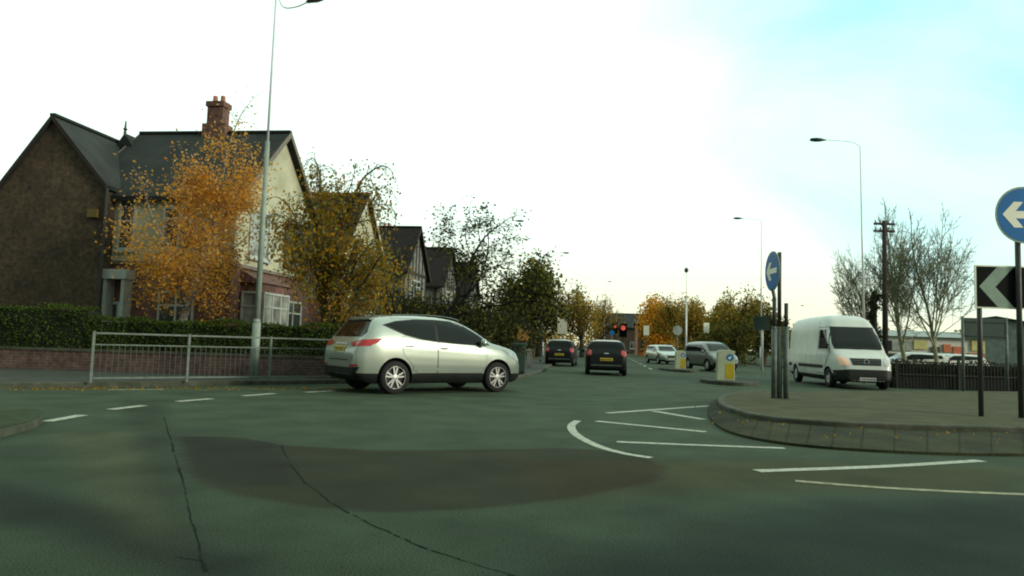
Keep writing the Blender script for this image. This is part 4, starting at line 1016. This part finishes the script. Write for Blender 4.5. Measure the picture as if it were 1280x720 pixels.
# ------------------------------------------------------------------ signs
def disc(mb, c_, u, v, n_, r, th, mi=0, seg=32):
    c_, u, v, n_ = map(Vector, (c_, u, v, n_))
    pts = [c_ + (u * math.cos(2 * math.pi * k_ / seg) + v * math.sin(2 * math.pi * k_ / seg)) * r for k_ in range(seg)]
    mb.prism(pts, n_ * th, mi)
def arrow_left(mb, c_, u, v, n_, s_, th):
    pts = [(-.76, 0), (-.36, .45), (-.04, .45), (-.30, .13), (.66, .13), (.66, -.13), (-.30, -.13), (-.04, -.45), (-.36, -.45)]
    mb.prism([Vector(c_) + Vector(u) * a * s_ + Vector(v) * b * s_ for a, b in pts], Vector(n_) * th)
# keep-left chevron board at the right edge
cb = gp(1228, 520.5, TZ)
t = thing('chevron_sign', 'black board with grey left-pointing chevron on two posts on the roundabout island', 'road sign', cb)
Yc = cb.y; a = wp(1217, 331, Yc) - cb; b = wp(1217, 385, Yc) - cb; hgt = a.z - b.z; z0 = b.z; x0 = a.x
pb = at(1279.5, Yc, TZ) - cb
mb = MB(); mb.tube([(0, .03, 0), (0, .03, a.z - .05)], .042, 12); mb.build('post', 'dark_steel', t, True)
mb = MB(); mb.tube([(pb.x + .62, .03, 0), (pb.x + .62, .03, a.z - .05)], .042, 12); mb.build('post', 'dark_steel', t, True)
mb = MB(); mb.box((x0, -.02, z0), (x0 + 1.75, 0, z0 + hgt)); pan = bevel(mb.build('panel', 'sign_white', t), .004, 1)
mb = MB(); e = .025; mb.box((x0 + .035, -.024, z0 + e), (x0 + 1.75 - e, -.0205, z0 + hgt - e)); mb.build('black_face', 'sign_black', pan)
mb = MB(); zc = z0 + hgt / 2; hh = hgt / 2 - e
for k_ in range(2):
    xo = x0 + .075 + k_ * .86
    for s_ in (-1, 1):
        pts = [Vector((xo, -.028, zc)), Vector((xo + .32, -.028, zc + s_ * hh)), Vector((xo + .60, -.028, zc + s_ * hh)), Vector((xo + .28, -.028, zc))]
        mb.prism(pts, (0, .003, 0))
fixnormals(mb.build('chevron', 'sign_grey', pan))
# blue keep-left disc above it
bp = at(1279.5, Yc - .1, TZ)
t = thing('keep_left_sign', 'large round blue sign with white left arrow above the chevron board', 'road sign', bp)
cz = wp(1279, 269, bp.y); rad = (wp(1279, 234, bp.y).z - wp(1279, 305, bp.y).z) / 2
mb = MB(); mb.tube([(0, .05, 0), (0, .05, cz.z + .3 - TZ)], .045, 12); mb.build('post', 'dark_steel', t, True)
mb = MB(); cc_ = Vector((cz.x - bp.x, -.01, cz.z - TZ)); disc(mb, cc_, (1, 0, 0), (0, 0, 1), (0, -1, 0), rad, .012); ds = fixnormals(mb.build('disc', 'sign_grey', t))
mb = MB(); disc(mb, cc_ + Vector((0, -.0125, 0)), (1, 0, 0), (0, 0, 1), (0, -1, 0), rad * .93, .003); fixnormals(mb.build('blue_face', 'sign_blue', ds))
mb = MB(); arrow_left(mb, cc_ + Vector((0, -.017, 0)), (1, 0, 0), (0, 0, 1), (0, -1, 0), rad * 1.0, .003); fixnormals(mb.build('arrow', 'sign_white', ds))
# cluster of posts at the island nose
pc = gp(975, 498, TZ); Yp = pc.y
t = thing('keep_left_sign', 'narrow-looking round blue sign turned side-on, on the cluster of posts at the island nose', 'road sign', pc)
ctr = wp(966, 339, Yp) - pc; rr_ = (wp(966, 314, Yp).z - wp(966, 364, Yp).z) / 2; yaw = R(90)
nn = Vector((-math.sin(yaw), -math.cos(yaw), 0)); uu = Vector((math.cos(yaw), -math.sin(yaw), 0))
ctr = Vector((ctr.x, 0, ctr.z))
x_ = [at(q, Yp, TZ).x - pc.x for q in (967.5, 975, 982.5)]
tops = [wp(967, 372, Yp).z - TZ, wp(976, 315, Yp).z - TZ, wp(982, 379, Yp).z - TZ]; slv = wp(970, 411, Yp).z - TZ
for q, tz in zip(x_, tops):
    mb = MB(); yy = 0 if q is not x_[1] else .05
    mb.tube([(q, yy, 0), (q, yy, slv)], .058, 12); mb.tube([(q, yy, slv - .01), (q, yy, slv + .05)], [.058, .042], 12); pp = mb.build('post_sleeve', 'steel', t, True)
    mb = MB(); mb.tube([(q, yy, slv), (q, yy, tz)], .042, 12); mb.build('post', 'dark_steel', pp, True)
mb = MB(); c0 = ctr; disc(mb, c0, uu, (0, 0, 1), nn, rr_, .015); ds = fixnormals(mb.build('disc', 'sign_grey', t))
mb = MB(); disc(mb, c0 + nn * .0155, uu, (0, 0, 1), nn, rr_ * .94, .003); fixnormals(mb.build('blue_face', 'sign_blue', ds))
mb = MB(); arrow_left(mb, c0 + nn * .020, uu, (0, 0, 1), nn, rr_, .003); fixnormals(mb.build('arrow', 'sign_white', ds))
mb = MB(); mb.tube([c0 + Vector((.02, .0, 0)), Vector((x_[1], .05, c0.z))], .02, 6); mb.build('bracket', 'steel', t); mb = MB(); mb.tube([Vector((x_[0], 0, tops[0])), Vector((ctr.x, 0, ctr.z - rr_ * .9))], .04, 8); mb.build('bracket', 'steel', t)
# direction sign seen from behind
Yg = 25.6; a = wp(1203, 397, Yg); b = wp(1258, 425, Yg)
t = thing('direction_sign', 'back of a dark green direction sign on two posts behind the roundabout island', 'road sign', (a.x, Yg, 0))
mb = MB(); mb.box((0.04, -.02, b.z), (b.x - a.x - .02, .02, a.z)); bevel(mb.build('panel', 'sign_back', t), .01)
for x in (0, b.x - a.x): mb = MB(); mb.tube([(x, 0, 0), (x, 0, a.z + .05)], .05, 10); mb.build('post', 'steel', t, True)
for x in (.06,):
    mb = MB(); mb.box((x, -.05, b.z + .1), (b.x - a.x - .04, -.021, b.z + .15)); mb.box((x, -.05, a.z - .15), (b.x - a.x - .04, -.021, a.z - .1)); mb.build('rail', 'sign_back', t)
# sign beyond the posts
Ys = 42; a = wp(941, 395, Ys); b = wp(962, 413, Ys)
t = thing('direction_sign', 'small grey-green sign board on one pale post, left of the post cluster', 'road sign', (at(953, Ys).x, Ys, 0)); bx_ = at(953, Ys).x
mb = MB(); mb.prism([Vector((a.x - bx_, 0, a.z - .15)), Vector((a.x - bx_ + .12, 0, a.z)), Vector((b.x - bx_, 0, a.z)), Vector((b.x - bx_, 0, b.z)), Vector((a.x - bx_ + .1, 0, b.z))], (0, -.03, 0)); fixnormals(mb.build('panel', 'sign_back', t))
mb = MB(); mb.tube([(0, .05, 0), (0, .05, a.z)], .06, 10); mb.build('post', 'lamp_steel', t, True)
# round red signs
def small_sign(label, px, py, Y, wpx, hpx, ground=None, face='sign_red', shape='disc', inner=None, name='round_sign'):
    c_ = wp(px, py, Y); b = Vector((c_.x, Y, 0)); t = thing(name, label, 'road sign', b)
    r_ = wpx * Y / F / 2; mb = MB(); mb.tube([(0, .04, 0), (0, .04, c_.z + r_ * .5)], .035, 8); mb.build('post', 'steel', t, True)
    mb = MB()
    if shape == 'disc': disc(mb, (0, 0, c_.z), (1, 0, 0), (0, 0, 1), (0, -1, 0), r_, .01)
    else: h_ = hpx * Y / F / 2; mb.box((-r_, -.02, c_.z - h_), (r_, 0, c_.z + h_))
    ds = fixnormals(mb.build('panel', face, t))
    if inner: mb = MB(); (disc(mb, (0, -.012, c_.z), (1, 0, 0), (0, 0, 1), (0, -1, 0), r_ * .6, .004)); fixnormals(mb.build('face', inner, ds))
    return t
small_sign('red and white plate sign on a post before the brown trees, above the people carrier', 883, 410, 60, 7, 13, shape='box', face='sign_white', inner='sign_red')
small_sign('red and white plate sign on a post beside the golden tree', 808, 413, 85, 7, 12, shape='box', face='sign_white', inner='sign_red')
small_sign('round blue sign past the roof of the nearer black hatchback', 765, 416, 80, 6, 6, face='sign_blue')
small_sign('round grey back of a sign beside the slim post on the far island', 847, 413, 48, 12, 12, face='shop_grey', name='round_sign')
small_sign('white board sign standing above the farther black hatchback', 703, 408, 58, 12, 18, shape='box', face='pale_render', name='notice_board')
# traffic signals
t = thing('traffic_light', 'traffic light showing large red at the end of the far road', 'traffic light', (wp(779, 410, 95).x, 95, 0)); c_ = wp(779, 410, 95)
mb = MB(); mb.tube([(0, .1, 0), (0, .1, c_.z + .6)], .06, 8); mb.build('post', 'dark_steel', t); mb = MB(); mb.box((-.5, 0, c_.z - 1.2), (.5, .3, c_.z + .6)); mb.build('housing', 'sign_black', t)
mb = MB(); mb.lathe([(.31, 0), (.29, -.05), (.001, -.06)], (0, 0, c_.z), (0, 1, 0), 20); mb.build('red_lens', 'signal_red', t)
t = thing('traffic_light', 'smaller traffic light showing red left of the large one', 'traffic light', (wp(769, 408, 95).x, 95, 0)); c_ = wp(769, 408, 95)
mb = MB(); mb.tube([(0, .1, 0), (0, .1, c_.z + .4)], .05, 8); mb.build('post', 'dark_steel', t); mb = MB(); mb.box((-.3, 0, c_.z - .9), (.3, .3, c_.z + .4)); mb.build('housing', 'sign_black', t)
mb = MB(); mb.lathe([(.2, 0), (.18, -.05), (.001, -.06)], (0, 0, c_.z), (0, 1, 0), 20); mb.build('red_lens', 'signal_red', t)

# illuminated bollards on small islands
def bollard(label, base, rz, s_=1.0):
    t = thing('traffic_bollard', label, 'bollard', base, rz, 'lit bollards on the traffic islands')
    mb = MB(); w0, w1, d0, h_ = .31 * s_, .29 * s_, .13 * s_, 1.08 * s_
    pr = [(-w0, 0), (w0, 0), (w1, h_ * .92), (w1 * .8, h_ * .985), (w1 * .3, h_), (-w1 * .3, h_), (-w1 * .8, h_ * .985), (-w1, h_ * .92)]
    mb.prism([Vector((a, -d0, b)) for a, b in pr], (0, 2 * d0, 0)); bevel(fixnormals(mb.build('shell', 'bollard_white', t)), .02)
    mb = MB(); mb.box((-w0 * .05, -d0 - .008, .08 * s_), (w0 * .88, -d0 - .002, .60 * s_)); mb.build('yellow_panel', 'bollard_yellow', t)
    mb = MB(); c0 = Vector((.14 * s_, -d0 - .002, .82 * s_)); disc(mb, c0, (1, 0, 0), (0, 0, 1), (0, -1, 0), .12 * s_, .006); ds = fixnormals(mb.build('blue_disc', 'sign_blue', t))
    mb = MB(); q = Vector((.7, 0, -.7)); v_ = Vector((.7, 0, .7)); arrow_left(mb, c0 - Vector((0, .007, 0)), -q * -1 if False else Vector((.7, 0, .7)), Vector((-.7, 0, .7)), (0, -1, 0), .10 * s_, .003); fixnormals(mb.build('arrow', 'sign_white', ds))
    return t
def mini_island(c_, rx, ry, label=None):
    pts = [Vector((c_.x + rx * math.cos(a * math.pi / 12), c_.y + ry * math.sin(a * math.pi / 12), 0)) for a in range(24)]
    kerb('kerb', pts + [pts[0]], .12, side=1, wdt=.13); sheet('traffic_island_top', pts, .115, 'pavement_mat')
c1 = gp(907.5, 476, .12); mini_island(c1 + Vector((.25, .5, 0)), .95, 1.6); bollard('nearer white and yellow lit bollard, in front of the people carrier', c1 + Vector((0, .1, 0)), R(-6))
c2_ = gp(853, 461.5, .12); mini_island(c2_ + Vector((0, .9, 0)), .9, 2.6); bollard('farther pale bollard at the foot of the tall slim post', c2_ + Vector((-.1, .1, 0)), R(0), .9)

# litter bin and gate post near the left kerb
bn = gp(648.5, 467.5, .11); t = thing('litter_bin', 'dark green litter bin at the pavement corner past the silver car', 'bin', bn)
mb = MB(); mb.box((-.22, -.2, .06), (.22, .2, .98)); bevel(mb.build('bin_body', 'bin_green', t), .03); mb = MB(); mb.box((-.27, -.25, .98), (.27, .25, 1.1)); bevel(mb.build('lid', 'bin_green', t), .04); mb = MB(); mb.box((-.18, -.16, 0), (.18, .16, .06)); mb.box((-.13, -.205, .78), (.13, -.201, .92)); mb.build('base', 'ink', t)
gpst = at(661, 34, .11); t = thing('gate_post', 'short white gate post beside the left pavement', 'post', gpst)
mb = MB(); mb.box((-.12, -.12, 0), (.12, .12, .75)); bevel(mb.build('shaft', 'white_render', t), .01); mb = MB(); mb.prism([Vector((-.16, -.16, .75)), Vector((.16, -.16, .75)), Vector((.16, -.16, .80)), Vector((0, -.16, .88)), Vector((-.16, -.16, .80))], (0, .32, 0)); fixnormals(mb.build('cap', 'white_render', t))

# telephone pole
tp0 = at(1107, 36); t = thing('telegraph_pole', 'dark wooden telegraph pole with two cross-arms among the bare trees', 'utility pole', tp0)
zt = wp(1106, 276, 36).z; mb = MB(); mb.tube([(0, 0, 0), (0, 0, zt)], [.15, .10], 10); mb.build('pole', 'wood_pole', t, True)
for yy in (280, 289):
    z = wp(1106, yy, 36).z; mb = MB(); mb.box((-.52, -.06, z - .05), (.52, .06, z + .05)); ar = mb.build('cross_arm', 'wood_pole', t)
    for x in (-.45, -.2, .2, .45): mb = MB(); mb.lathe([(.02, 0), (.045, .04), (.03, .08), (.045, .12), (.001, .15)], (x, 0, z + .05), (0, 0, 1), 8); mb.build('insulator', 'shop_grey', ar)

# right railing with dark posts
r0_ = at(1121, RF); t = thing('black_railing', 'black iron railing on a dark plinth along the right side, behind the island', 'railing', (r0_.x, RF, 0), R(1))
mb = MB(); mb.box((0, .1, 0), (30, .28, .42)); mb.build('plinth', 'black_rail', t)
mb = MB(); mb.box((0, -.02, .95), (30, .02, 1.0)); mb.box((0, -.02, .5), (30, .02, .54)); mb.build('rails', 'black_rail', t)
for i in range(14): mb = MB(); mb.box((i * 2.3 - .04, -.04, 0), (i * 2.3 + .04, .04, 1.08)); mb.build('post', 'black_rail', t)
mb = MB()
for i in range(240): mb.box((i * .125 - .012, -.012, .06), (i * .125 + .012, .012, .98))
tag(mb.build('bars', 'black_rail', t), kind='stuff')
hedge('hedge', 'low dark hedge directly behind the black iron railing', (r0_.x, RF + 1.0, 0), (r0_.x + 30, RF + 1.5, 0), 1.1, 0, .98, 8, 6000, leaf='leaf_dark', ls=.12)

# ------------------------------------------------------------------ buildings beyond the right railing
def shed(label, Y, pxa, pxb, zt, zmin, wallm, rz=0, panels=()):
    a = at(pxa, Y); b = at(pxb, Y); L = b.x - a.x; t = thing('retail_building', label, 'building', (a.x, Y, 0), rz)
    mb = MB(); mb.box((0, 0, 0), (L, 18, zt)); mb.build('wall', wallm, t)
    mb = MB(); mb.prism([Vector((-.5, -.5, zt)), Vector((-.5, 18.5, zt)), Vector((-.5, 9, zt + .9))], (L + 1, 0, 0)); fixnormals(mb.build('roof', 'shop_grey', t))
    for (u0, u1, z0, z1, m, nm) in panels:
        mb = MB(); mb.box((L * u0, -.15, z0), (L * u1, -.01, z1)); mb.build(nm, m, t)
    return t
shed('long grey-roofed retail building with coloured fascias beyond the bare trees', 75, 1108, 1262, 3.2, 0, 'shop_white',
     panels=[(.01, .20, 1.7, 2.7, 'shop_grey', 'fascia'), (.22, .33, 1.9, 2.8, 'shop_yellow', 'fascia'), (.21, .44, .6, 1.5, 'window_glass', 'shopfront'), (.36, .43, 1.6, 2.2, 'wall_brick', 'fascia'), (.46, .52, 1.7, 2.5, 'shop_orange', 'fascia'), (.54, .63, 1.2, 2.3, 'shop_orange', 'fascia'), (.69, .80, 1.9, 3.0, 'shop_yellow', 'fascia'), (.66, .99, .8, 1.7, 'orange_brick', 'shopfront'), (.02, .18, .2, 1.4, 'window_glass', 'shopfront')])
t = thing('grey_building', 'grey gabled building cut by the right edge, behind the railing', 'building', at(1258, 50), R(-38)); 
mb = MB(); mb.prism([Vector((-1.2, 0, 0)), Vector((9, 0, 0)), Vector((9, 0, 2.0)), Vector((-.5, 0, 4.0)), Vector((-1.2, 0, 3.9))], (0, 14, 0)); fixnormals(mb.build('wall', 'shop_grey', t))
mb = MB(); mb.prism([Vector((-1.5, -.3, 4.0)), Vector((-.5, -.3, 4.15)), Vector((9.3, -.3, 2.05)), Vector((9.3, -.3, 1.9)), Vector((-.5, -.3, 3.98))], (0, 14.6, 0)); fixnormals(mb.build('roof', 'slate', t)); window(t, (1.0, 0, .9), (1, 0, 0), (0, -1, 0), 1.8, 1.2, cols=2)
cr = [(1135, 40, 0), (1186, 44, 1)]
labs = ['pale parked car just right of the white van, behind the railing', 'pale parked car between the two bare tree trunks, behind the railing', 'pale parked car behind the railing, right of the direction sign']
base = None
for (px, Y, i) in cr:
    p = at(px, Y, .03)
    if base is None: base = make_hatch('parked_car', labs[0], p, R(174), paint='white_paint', W=1.7, H=1.36, Ln=4.1); base['group'] = 'cars parked behind the railing'
    else: dup(base, p, R(174 + i * 6), labs[i])
# ------------------------------------------------------------------ distant buildings at the end of the road
def simple_house(label, loc, wd, dp, ze, zr, rz, wallm, roofm, axis='x', nwin=2):
    t = thing('distant_house', label, 'house', loc, rz)
    gable_block(t, 0, wd, 0, dp, ze, zr, wallm, roofm, axis=axis)
    for i in range(nwin):
        for z in (.9, 3.4):
            if z + 1.2 < ze: window(t, (wd * (i + .5) / nwin - .6, 0, z), (1, 0, 0), (0, -1, 0), 1.2, 1.2, cols=2)
    return t
simple_house('distant dark-roofed house at the end of the far road, left of the red lights', at(742, 125), 9, 9, 4.6, 7.0, RZ, 'dark_brick', 'slate', nwin=2)
simple_house('distant low grey-roofed house behind the traffic light', at(782, 150), 9, 9, 4.2, 6.0, RZ, 'dark_brick', 'slate', nwin=2)
simple_house('distant orange brick building beside the golden tree', at(797, 100), 3.6, 10, 4.4, 5.2, RZ, 'orange_brick', 'tile_roof', nwin=2)
0 and simple_house('small cream house front behind the bare arching tree trunk', H0 + AD * 54 - BD * .5, 9, 9, 5, 7.5, RZ, 'white_render', 'tile_roof', nwin=3)

# ------------------------------------------------------------------ trees
birch = dict(L=3.4, r=.10, lev=3, segs=[7, 5, 4, 3], up=[.04, .02, -.06, -.15], wob=.13, taper=.35, kids=[11, 6, 5], start=[.25, .2, .2], ang=[42, 45, 45], ratio=[.52, .5, .55], rr=.45, rmin=.004, leaflev=1, cone=.55, lean=(.10, 0, 1))
loc = at(212, 21.3, .12)
make_tree('birch_tree', 'small birch with pale trunk and orange autumn leaves in front of the corner house', loc, 11, dict(birch, L=4.3, hang=.15, kids=[15, 7, 5]), 'birch_bark', 'leaf_orange', 19500, .075, .17, leaf2='leaf_gold', frac2=.25, scale=(1.42, 1.42, 1.30), trim=lambda p: (p.z < 5.5 or int(abs(p.x) * 997) % 4 == 0) and not (2.6 < p.z < 3.9 and p.x > -1.3 and int(abs(p.y) * 997) % 5 < 2))
loc = at(408, 21.8, .12)
weep = dict(L=2.6, r=.12, lev=4, segs=[6, 5, 5, 5, 4], up=[.05, .05, -.10, -.32, -.4], wob=.16, taper=.5, kids=[9, 6, 4, 2], start=[.3, .25, .25, .3], ang=[30, 40, 45, 40], ratio=[.72, .58, .58, .7], rr=.5, rmin=.005, leaflev=1, cone=.25, stems=2)
WS = 1.28
make_tree('weeping_tree', 'weeping brown-leaved tree with twiggy crown at the hedge end behind the silver car', loc, 5, dict(weep, hang=.15), 'bark', 'leaf_brown', 15000, .08, .10, leaf2='leaf_palegreen', frac2=.22,
          scale=(1.38, 1.38, 1.42), trim=lambda p: p.z < 4.9 + .5 * math.sin(p.x * 3) or (hash(round(p.x * 50)) % 5 == 0))
arch = dict(L=2.6, r=.12, lev=4, segs=[6, 6, 5, 4, 3], up=[.03, .02, -.05, -.12, -.15], wob=.2, taper=.5, kids=[5, 5, 4, 3], start=[.35, .3, .3, .2], ang=[38, 45, 50, 45], ratio=[.95, .62, .55, .5], rr=.55, rmin=.006, leaflev=1, cone=.15, lean=(.2, 0, 1))
make_tree('arching_tree', 'almost bare tree with long arching branches in front of the timber-framed houses', at(520, 26, .12), 21, arch, 'dark_bark', 'leaf_dark', 5000, .10, .12, leaf2='leaf_olive', frac2=.2, scale=(1.35, 1.35, 1.15))
make_tree('arching_tree', 'thin bare dark tree just left of the arching one', at(492, 28, .12), 23, dict(arch, L=2.3, r=.08, lean=(0, 0, 1)), 'dark_bark', 'leaf_dark', 2200, .10, .12)
bush = dict(L=1.3, r=.16, lev=4, segs=[4, 4, 4, 3, 3], up=[.05, .04, .02, 0, 0], wob=.2, taper=.6, kids=[7, 5, 4, 3], start=[.15, .2, .2, .2], ang=[40, 45, 50, 50], ratio=[1.05, .72, .65, .6], rr=.6, rmin=.01, leaflev=2, cone=.2)
EG = 'dark evergreens between the gabled houses and the road'
for px, Y, sc, seed, lab in ((575, 32, .95, 31, 'leftmost dark evergreen, right behind the silver car roof'), (607, 36, .95, 32, 'middle dark evergreen behind the silver car bonnet'), (548, 30, .62, 34, 'low dark shrub in front of the arching tree'), (636, 44, .98, 33, 'rightmost dark evergreen above the litter bin'), (655, 52, .8, 35, 'dark evergreen behind the small orange bush'), (475, 25, .50, 36, 'low dark shrub behind the silver car rear window'), (499, 31, .92, 37, 'dark evergreen below the nearest timber-framed gable'), (530, 33, .98, 38, 'dark evergreen right behind the arching tree trunk')):
    make_tree('evergreen_tree', lab, at(px, Y, .12), seed, bush, 'dark_bark', 'leaf_dark', 6500, .17, .26, group=EG, scale=(sc, sc, sc), leaf2='leaf_olive', frac2=.12)
rnd = dict(L=2.0, r=.25, lev=4, segs=[4, 5, 4, 4, 3], up=[.06, .07, .04, .02, 0], wob=.18, taper=.6, kids=[6, 5, 4, 3], start=[.45, .25, .2, .2], ang=[38, 40, 45, 45], ratio=[1.15, .72, .62, .55], rr=.6, rmin=.012, leaflev=1, cone=.2)
make_tree('round_tree', 'large rounded olive-brown tree above the farther black hatchback', at(673, 62), 41, rnd, 'dark_bark', 'leaf_olive', 12000, .24, .36, leaf2='leaf_dark', frac2=.45, scale=(1.45, 1.45, 1.55))
make_tree('round_tree', 'lighter thin-leaved tree right of the large rounded tree', at(727, 72), 42, rnd, 'bark', 'leaf_tan', 4200, .22, .30, leaf2='leaf_olive', frac2=.4, scale=(1.2, 1.2, 1.35))
make_tree('round_tree', 'nearly bare distant tree over the end of the far road', at(746, 95), 43, rnd, 'bark', 'leaf_tan', 1500, .22, .3, scale=(1.1, 1.1, 1.4))
make_tree('orange_bush', 'small bright orange bush above the litter bin', at(652, 40, .12), 44, dict(bush, L=.8, lev=3), 'bark', 'leaf_orange', 1300, .13, .12, cat='bush', scale=(.55, .55, 1.05), trim=lambda p: p.z > 1.2)
make_tree('golden_tree', 'golden orange tree at the right side of the far road', at(824, 100), 45, dict(rnd, start=[.3, .25, .2, .2]), 'bark', 'leaf_gold', 7500, .32, .5, scale=(1.25, 1.25, 1.45))
make_tree('golden_tree', 'smaller orange-brown tree over the orange brick building', at(806, 130), 46, dict(rnd, start=[.3, .25, .2, .2]), 'bark', 'leaf_gold', 3500, .34, .45, leaf2='leaf_tan', frac2=.5, scale=(1.0, 1.0, 1.25))
TG = 'brown and olive roadside trees right of the far road'
for i, (px, Y, sz, seed, l1, l2, fr_, lab) in enumerate(((852, 92, .95, 51, 'leaf_tan', 'leaf_olive', .4, 'tan tree immediately right of the golden tree'), (878, 84, .84, 52, 'leaf_tan', 'leaf_olive', .3, 'tan tree behind the roof of the silver people carrier'),
        (905, 72, .80, 53, 'leaf_olive', 'leaf_tan', .5, 'olive-brown tree above the nearer bollard'), (930, 66, .76, 54, 'leaf_olive', 'leaf_tan', .4, 'olive tree left of the small sign board'), (955, 62, .68, 55, 'leaf_olive', 'leaf_dark', .3, 'low olive tree behind the post cluster'), (890, 60, .42, 56, 'leaf_olive', 'leaf_dark', .4, 'low olive shrub beside the nearer bollard'), (920, 55, .42, 57, 'leaf_olive', 'leaf_dark', .5, 'dark low shrub between nearer bollard and small sign board'))):
    make_tree('roadside_tree', lab, at(px, Y), seed, dict(rnd, start=[.2, .2, .2, .2]), 'bark', l1, 6000, .24, .34, leaf2=l2, frac2=fr_, group=TG, scale=(sz * 1.35, sz * 1.35, sz * 1.55))
bare = dict(L=2.2, r=.12, lev=5, segs=[5, 6, 5, 4, 4, 3], up=[.05, .10, .09, .07, .05, .03], wob=.15, taper=.6, kids=[6, 6, 5, 4, 2], start=[.5, .12, .12, .15, .2], ang=[34, 36, 40, 42, 40], ratio=[1.45, .62, .58, .55, .5], rr=.48, rmin=.008, leaflev=1, cone=.25)
BG = 'bare trees behind the railing on the right'
for px, Y, sc, seed, lab in ((1133, 37, .86, 61, 'tallest bare tree, just right of the telegraph pole'), (1173, 36, .80, 62, 'bare tree on the right, nearest the direction sign'), (1092, 39, .70, 63, 'left bare tree of the row, behind the white van')):
    make_tree('bare_tree', lab, at(px, Y), seed, bare, 'sky_washed_bark', 'leaf_tan', 0, .1, .1, group=BG, scale=(sc * 1.3, sc * 1.3, sc * 1.62))
make_tree('conifer_stump', 'dark ivy-covered trunk left of the telegraph pole', at(1094, 35), 66, dict(L=3.9, r=.22, lev=1, segs=[5, 3], up=[.05, .05], wob=.06, taper=.7, kids=[14], start=[.1], ang=[50], ratio=[.12], rr=.3, leaflev=1, cone=.2), 'dark_bark', 'leaf_dark', 1800, .13, .10, cat='tree')
# far wooded skyline so the ground never ends bare
def woods(name, label, px0, px1, Y, h, leaf, seed, n_):
    rng = random.Random(seed); a = at(px0, Y); b = at(px1, Y); mb = MB()
    cl = []
    for i in range(70):
        u = rng.random(); cl.append((a.x + (b.x - a.x) * u, rng.uniform(-6, 6), h * rng.uniform(.35, .8), rng.uniform(.25, .5) * h))
    for i in range(n_):
        x, y, z, r_ = rng.choice(cl); d = rdir(rng) * r_ * rng.uniform(.6, 1)
        leafcard(mb, Vector((x + d.x * 1.5, Y + y + d.y, max(.1, z + d.z))), .9, rng)
    for i in range(n_ // 2): leafcard(mb, Vector((rng.uniform(a.x, b.x), Y + rng.uniform(-4, 4), rng.uniform(0, h * .6))), 1.1, rng)
    tag(mb.build(name, leaf), label, 'woodland', kind='stuff')
woods('distant_woodland', 'distant brown woodland closing the view behind the retail building', 940, 1500, 180, 8, 'leaf_olive', 71, 9000)
woods('distant_woodland', 'distant dark woodland closing the view beyond the gabled houses', 560, 900, 260, 8, 'leaf_tan', 72, 8000)
woods('distant_woodland', 'distant dark woodland off behind the corner house', -500, 560, 140, 7, 'leaf_dark', 73, 9000)

# loose fallen leaves along the kerb and island
rng = random.Random(9); mb = MB()
for i in range(500):
    u = rng.random(); p = gp(20 + 620 * u, 486) + Vector((rng.gauss(0, .1), rng.gauss(-.1, .25), .012)); leafcard(mb, p, .06, rng)
for i in range(60):
    j = rng.randrange(12, len(Os) - 30); p = Os[j].lerp(Is[j], rng.random()) + Vector((rng.gauss(0, .2), rng.gauss(0, .2), 0)); p.z = .15; leafcard(mb, p, .045, rng)
tag(mb.build('fallen_leaves', 'leaf_brown'), 'brown fallen leaves scattered along the kerb and island edge', 'leaves', kind='stuff')

# ------------------------------------------------------------------ output look
S.view_settings.view_transform = 'Standard'; S.view_settings.look = 'None'; S.view_settings.exposure = 0; S.view_settings.gamma = 1
S.cycles.max_bounces = 6; S.cycles.filter_width = 2.0
